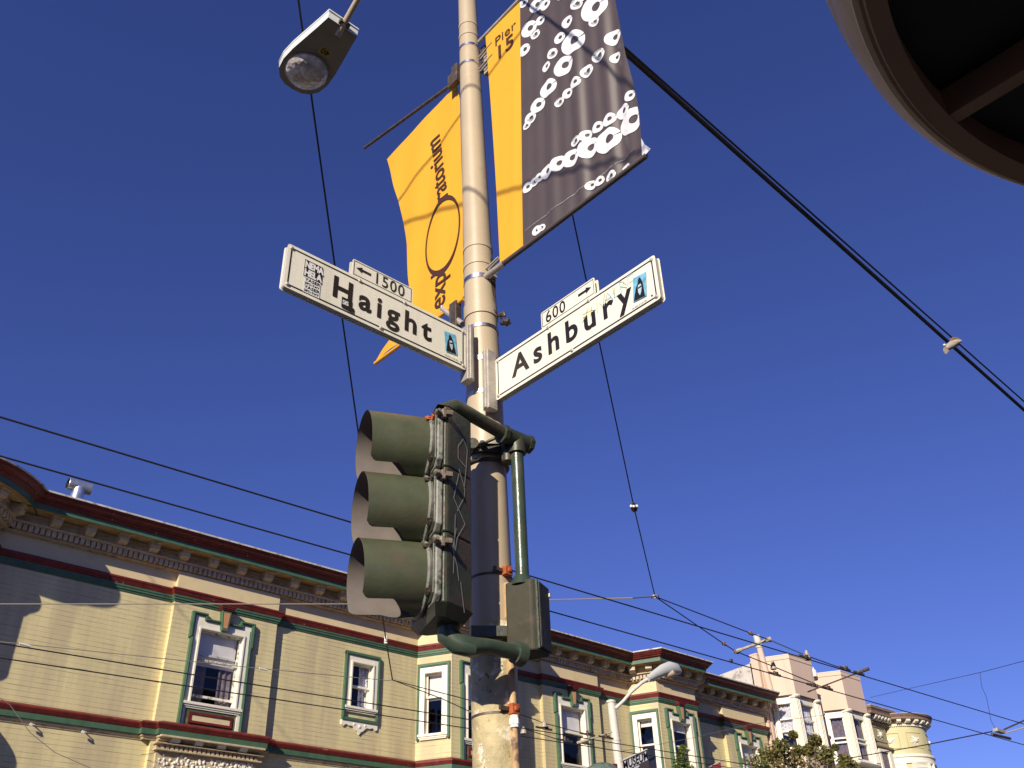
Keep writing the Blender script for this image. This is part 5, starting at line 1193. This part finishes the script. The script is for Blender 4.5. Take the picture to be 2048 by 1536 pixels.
# thick feeder pair at right
fd = wire('feeder_cable', on_z(1257, 112, 7.5), on_z(2048, 820, 7.5), .021, 'wire_black', 'thick black feeder cable dropping from behind the banner to the right edge', 'cable', ext=(.1, 1.5), n=8)
fd2 = wire('feeder_cable', on_z(1257, 102, 7.62), on_z(2048, 803, 7.62), .010, 'wire_black', 'thin black cable running beside the thick feeder cable at right', 'cable', ext=(.1, 1.5), n=8)
# far right wires with trolley switch
fr_ = thing('span_wire', on_y(1960, 1345, 9), 'thin wire at lower right with a loose dropper wire down to the trolley switch', 'wire')
strand(fr_, [on_y(1740, 1395, 17), on_y(1850, 1370, 13), on_y(1960, 1345, 10), on_y(2048, 1322, 8.5), on_y(2200, 1285, 7)], .007)
strand(fr_, [on_y(1960, 1345, 10), on_y(1963, 1372, 9.6), on_y(1973, 1395, 9.2), on_y(1978, 1420, 8.9), on_y(1982, 1442, 8.6), on_y(1991, 1457, 8.3)], .005)
sw = thing('trolley_switch', on_y(2000, 1463, 8.3), 'small boxy trolley wire switch with angled rods at the lower right edge', 'trolley switch')
q = on_y(1998, 1462, 8.22); q2 = on_y(2020, 1472, 8.22)
m = MB(); m.obox(q, (.19, 0, 0), (0, .05, 0), (0, 0, .035)); m.build('box', 'bracket_alu', sw, bevel=.01)
m = MB(); m.tube([on_y(1984, 1468, 8.15), on_y(2020, 1477, 8.15)], .03, 8); m.build('runner', 'dark_steel', sw)
m = MB(); m.tube([on_y(2008, 1459, 8.2), on_y(2048, 1441, 8.0), on_y(2150, 1395, 7.6)], .018, 6); m.build('switch_rod', 'dark_steel', sw)
m = MB(); m.tube([on_y(2012, 1466, 8.2), on_y(2048, 1455, 8.0), on_y(2150, 1425, 7.6)], .014, 6); m.build('switch_rod', 'insulator', sw)
m = MB(); m.tube([on_y(1984, 1463, 8.25), on_y(1850, 1490, 10), on_y(1700, 1516, 13)], .012, 6); m.build('switch_wire', 'wire_black', sw)
# faint telephone drop across the left wall, cast wire near banner
tel = thing('telephone_wire', on_y(60, 1400, 17), 'thin drooping wire across the cream wall at the lower left', 'wire')
strand(tel, [on_y(-30, 1375, 18), on_y(20, 1410, 18), on_y(60, 1465, 18), on_y(110, 1505, 18), on_y(190, 1540, 18), on_y(300, 1575, 18)], .006, 'wire_steel')
t2 = thing('telephone_wire', on_y(1400, 1470, 16), 'thin pale wire stretched between the second bay window and the pink building', 'wire')
strand(t2, [on_y(1240, 1503, 15), on_y(1380, 1477, 15), on_y(1500, 1449, 15), on_y(1650, 1430, 15)], .006, 'wire_steel')
s2 = on_x(1250, 160, 2.6) - V((1.98, 1, -1.05)) * 1.2
ga = V((2.52, 3.05, 8.02)); wire('guy_wire', ga, ga + (s2 - ga) * 2.4, .009, 'wire_black', 'guy wire from the pole top whose shadow crosses the black banner', 'wire', n=6)
for (a, b, k0, k1, lb) in (((919, 232), (797, 403), -6, 6, 'overhead wire whose dark shadow crosses the upper part of the left banner'), ((920, 410), (805, 445), -4, 20, 'overhead wire whose faint shadow crosses the middle of the left banner')):
    p1, p2 = [on_x(*q, 2.6) - V((1.98, 1, -1.05)) * 1.6 for q in (a, b)]; d = (p2 - p1).normalized()
    wire('overhead_wire', p1 + d * k0, p1 + d * k1, .010, 'wire_black', lb, 'wire', n=4)

# ------------------------------------------------------------------ bird on the wing beneath the feeder cable
bird = thing('bird', on_z(1902, 690, 7.3), 'brown and white bird in flight behind the black cable at right', 'bird')
BC = on_z(1903, 690, 7.3)
def bp(x, y, o=0): return BC + RGT * ((x - 1903) / 1880 * 11.0) - UPV * ((y - 690) / 1880 * 11.0) + FWD * o
m = MB(); m.tube([bp(1922, 682), bp(1915, 684, .01), bp(1905, 689, .01), bp(1897, 694, .01), bp(1891, 698), bp(1888, 701)], [.008, .028, .042, .036, .02, .004], 12); m.build('body', 'bird_grey', bird, smooth=True)
m = MB(); m.add([bp(1900, 686), bp(1902, 679, .03), bp(1910, 675, .06), bp(1920, 675, .08), bp(1926, 680, .07), bp(1921, 685, .04), bp(1913, 689, .01), bp(1905, 691, 0)], [tuple(range(8))]); m.build('wing', 'bird_brown', bird, recalc=False)
m = MB(); m.add([bp(1896, 690), bp(1888, 695, -.03), bp(1884, 703, -.06), bp(1888, 707, -.06), bp(1895, 704, -.03), bp(1900, 696, 0)], [tuple(range(6))]); m.build('wing', 'bird_grey', bird, recalc=False)
m = MB(); m.add([bp(1907, 690), bp(1916, 688, .01), bp(1918, 691, .01), bp(1911, 694)], [(0, 1, 2, 3)]); m.build('tail', 'bird_white', bird, recalc=False)
m = MB(); m.lathe(bp(1890, 690), UPV, [(0, -.014), (.012, -.008), (.015, 0), (.012, .008), (0, .014)], 10); m.build('head', 'bird_white', bird, smooth=True)

# ------------------------------------------------------------------ far lamp post with museum banner
fl = thing('street_lamp', (19.2, 17, 0), 'pale grey cobra head street lamp on a pole across the street', 'street lamp')
pt_ = on_y(1222, 1404, 17); pbm = on_y(1238, 1530, 17)
dp = (pt_ - pbm).normalized(); gnd = pbm - dp * (pbm.z / dp.z)
m = MB(); m.tube([gnd, pbm, pt_], [.14, .118, .105], 24); m.build('shaft', 'bare_pole', fl, smooth=True)
m = MB(); m.tube([pt_ - Z * .02, pt_ + Z * .03, pt_ + Z * .06], [.125, .125, .05], 24); m.build('cap', 'bare_pole', fl, smooth=True)
for z_ in (6.62, 7.1): q = pbm + dp * ((z_ - pbm.z) / dp.z); m = MB(); m.tube([q, q + Z * .03], .123, 20); m.build('band', 'bare_pole', fl, smooth=True)
ap = [on_y(1231, 1417, 16.9), on_y(1247, 1402, 16.8), on_y(1262, 1384, 16.7), on_y(1283, 1366, 16.6), on_y(1305, 1352, 16.5)]
m = MB(); m.tube(ap, [.045, .045, .048, .05, .055], 12); m.build('lamp_arm', 'bare_pole', fl, smooth=True)
hp = [on_y(1296, 1358, 16.5), on_y(1310, 1349, 16.5), on_y(1325, 1341, 16.5), on_y(1340, 1336, 16.5), on_y(1353, 1338, 16.5), on_y(1361, 1344, 16.5)]
m = MB(); m.tube(hp, [.055, .085, .115, .13, .115, .05], 16, flat=1.4); lh = m.build('luminaire', 'far_lamp_grey', fl, smooth=True)
m = MB(); q = on_y(1340, 1347, 16.5); m.tube([q - (hp[3] - hp[1]).normalized() * .2, q, q + (hp[4] - hp[3]).normalized() * .2], [.07, .14, .07], 16); m.build('lens', 'turret_tan', lh, smooth=True)
m = MB(); q = on_y(1331, 1335, 16.5); m.tube([q, q + Z * .09], .03, 8); m.build('photocell', 'far_lamp_grey', lh)
mus = thing('museum_banner', on_y(1270, 1520, 17), 'black and white banner lettered MUSEUM CRAFT DESIGN on the far lamp pole', 'banner')
b1, b2, b3, b4 = on_y(1243, 1522, 16.9), on_y(1295, 1498, 16.9), on_y(1301, 1560, 16.9), on_y(1249, 1582, 16.9)
def bq(u, v, o=0): return b1.lerp(b2, u).lerp(b4.lerp(b3, u), v) - V((0, o, 0))
m = MB(); m.add([bq(0, 0), bq(1, 0), bq(1, .34), bq(0, .36)], [(0, 1, 2, 3)]); m.build('white_stripe', 'banner_white', mus, recalc=False)
m = MB(); m.add([bq(0, .36), bq(1, .34), bq(1, 1.6), bq(0, 1.6)], [(0, 1, 2, 3)]); m.build('black_cloth', 'banner_black', mus, recalc=False)
def fit(m, txt, u0, u1, v0, v1, bold):
    vs, fs = text_geo(txt, 1.0, bold=bold); x1 = max(a for a, b in vs); y1 = max(b for a, b in vs)
    m.add([bq(u0 + (u1 - u0) * a / x1, v0 + (v1 - v0) * (1 - b / y1), .01) for a, b in vs], fs)
m = MB(); fit(m, 'MUSEUM', .02, .98, .03, .31, .02); m.build('lettering', 'ink', mus, recalc=False)
m = MB(); fit(m, 'CRAFT', .02, .62, .38, .64, .02); m.build('lettering', 'banner_white', mus, recalc=False)
m = MB(); fit(m, 'DESIGN', .25, 1.0, .66, .92, .02); m.build('lettering', 'banner_white', mus, recalc=False)
m = MB(); m.tube([bq(-.06, -.0), bq(1, -.0)], .02, 8); m.build('rod', 'bare_pole', mus)
q1, q2 = on_y(1513, 1273, 19.95), on_y(1544, 1392, 19.95); dq = (q1 - q2).normalized()
tp_ = thing('standpipe', q2 - dq * .4, 'tall pale pipe standing behind the cornice end in front of the pink building', 'pipe')
m = MB(); m.tube([q2 - dq * .5, q2, q1], [.125, .12, .105], 20); m.build('shaft', 'pink_stucco', tp_, smooth=True)
m = MB(); m.tube([q1 - dq * .42, q1 - dq * .36], .135, 16); m.tube([q1 - dq * .35, q1 + dq * .04], .13, 16); m.build('cap', 'bare_pole', tp_, smooth=True)
gp = thing('shop_hood', on_y(1205, 1530, 16.8), 'mottled green rounded hood peeking over the bottom edge beside the museum banner', 'hood')
cq = on_y(1205, 1550, 16.8)
m = MB(); m.lathe(cq - V((0, 0, .1)), Z, [(.55, -.3), (.48, .1), (.36, .28), (.2, .36), (0, .38)], 20); m.build('hood', 'patina', gp, smooth=True)
m = MB(); cq2 = on_y(1229, 1534, 16.8); m.obox(cq2, (.06, 0, 0), (0, .05, 0), (0, 0, .07)); m.tube([cq2 + V((.05, 0, 0)), cq2 + V((.12, 0, -.3))], .04, 8); m.build('red_fitting', 'red_trim', gp)
fg = thing('flag', on_y(1437, 1530, 18.5), 'tip of a red flag on a staff under the second bay', 'flag')
f1, f2, f3, f4 = on_y(1441, 1524, 18.5), on_y(1444, 1545, 18.5), on_y(1405, 1550, 18.5), on_y(1420, 1536, 18.5)
m = MB(); m.add([f1, f2, f3, f4], [(0, 1, 2, 3)]); m.build('cloth', 'flag_red', fg, recalc=False)
m = MB(); m.tube([on_y(1446, 1519, 18.5), on_y(1400, 1545, 18.5)], .015, 6); m.build('staff', 'bare_pole', fg)

# ------------------------------------------------------------------ vegetation
def leaf_cloud(mb, clumps, n, size, rs, mats_n=2):
    for _ in range(n):
        c, r = rs.choice(clumps); d = V((rs.gauss(0, 1), rs.gauss(0, 1), rs.gauss(0, 1))).normalized() * (rs.random() ** .45)
        p = V(c) + V((d.x * r[0], d.y * r[1], d.z * r[2])); s_ = size * rs.uniform(.6, 1.3)
        a = V((rs.gauss(0, 1), rs.gauss(0, 1), rs.gauss(0, .6))).normalized(); b = a.cross(V((rs.gauss(0, 1), rs.gauss(0, 1), rs.gauss(0, 1)))).normalized()
        mb.cur = rs.randrange(mats_n) if rs.random() < .35 else 0
        mb.add([p - a * s_, p + b * s_ * .36, p + a * s_, p - b * s_ * .36], [(0, 1, 2, 3)])
def tree(label, base, spec, n, size, leaves, seed):
    rs = random.Random(seed); t = thing('street_tree', base, label, 'tree')
    cl = [(on_y(x, y, yy), (r, r, r * .85)) for x, y, yy, r in spec]
    m = MB(); mainz = min(c.z for c, r in cl) - .6; ctr = V((sum(c.x for c, r in cl) / len(cl), sum(c.y for c, r in cl) / len(cl), mainz))
    m.tube([V(base), V(base).lerp(ctr, .5) + V((.05, 0, 0)), ctr], [.13, .09, .06], 10); m.build('trunk', 'bark', t, smooth=True)
    m = MB()
    for c, r in cl: 
        mid_ = ctr.lerp(c, .5) + V((rs.uniform(-.15, .15), rs.uniform(-.15, .15), -.1)); m.tube([ctr, mid_, c], [.04, .025, .008], 6)
        for k in range(3):
            e = c + V((rs.uniform(-1, 1), rs.uniform(-1, 1), rs.uniform(-.6, 1))) * r[0] * .9; m.tube([mid_.lerp(c, .6), e], [.012, .004], 5)
    m.build('limbs', 'bark', t)
    m = MB(); leaf_cloud(m, cl, n, size, rs); m.build('crown', leaves, t, recalc=False)
    return t
spec1 = [(1560, 1492, 18, .30), (1538, 1512, 18, .42), (1580, 1520, 18.2, .45), (1510, 1532, 18, .45), (1586, 1470, 18.2, .16), (1630, 1482, 18, .24), (1618, 1500, 18.2, .24), (1650, 1510, 17.8, .35), (1690, 1522, 18, .3), (1670, 1495, 18, .12), (1610, 1535, 18, .6), (1545, 1552, 18, .8), (1660, 1550, 18, .7), (1705, 1535, 18, .3), (1595, 1502, 18, .22)]
tree('leafy street tree with brownish green leaves in front of the pink building', (30.0, 17.6, 0), spec1, 4600, .085, ['leaf', 'leaf_brown'], 21)
spec2 = [(1366, 1497, 18.9, .12), (1362, 1510, 18.9, .17), (1358, 1524, 18.9, .20), (1372, 1535, 18.9, .22), (1355, 1545, 18.9, .28), (1365, 1560, 18.9, .35)]
tree('slender bright green treetop in front of the second bay window', (24.5, 18.6, 0), spec2, 900, .055, ['leaf_bright', 'leaf'], 22)
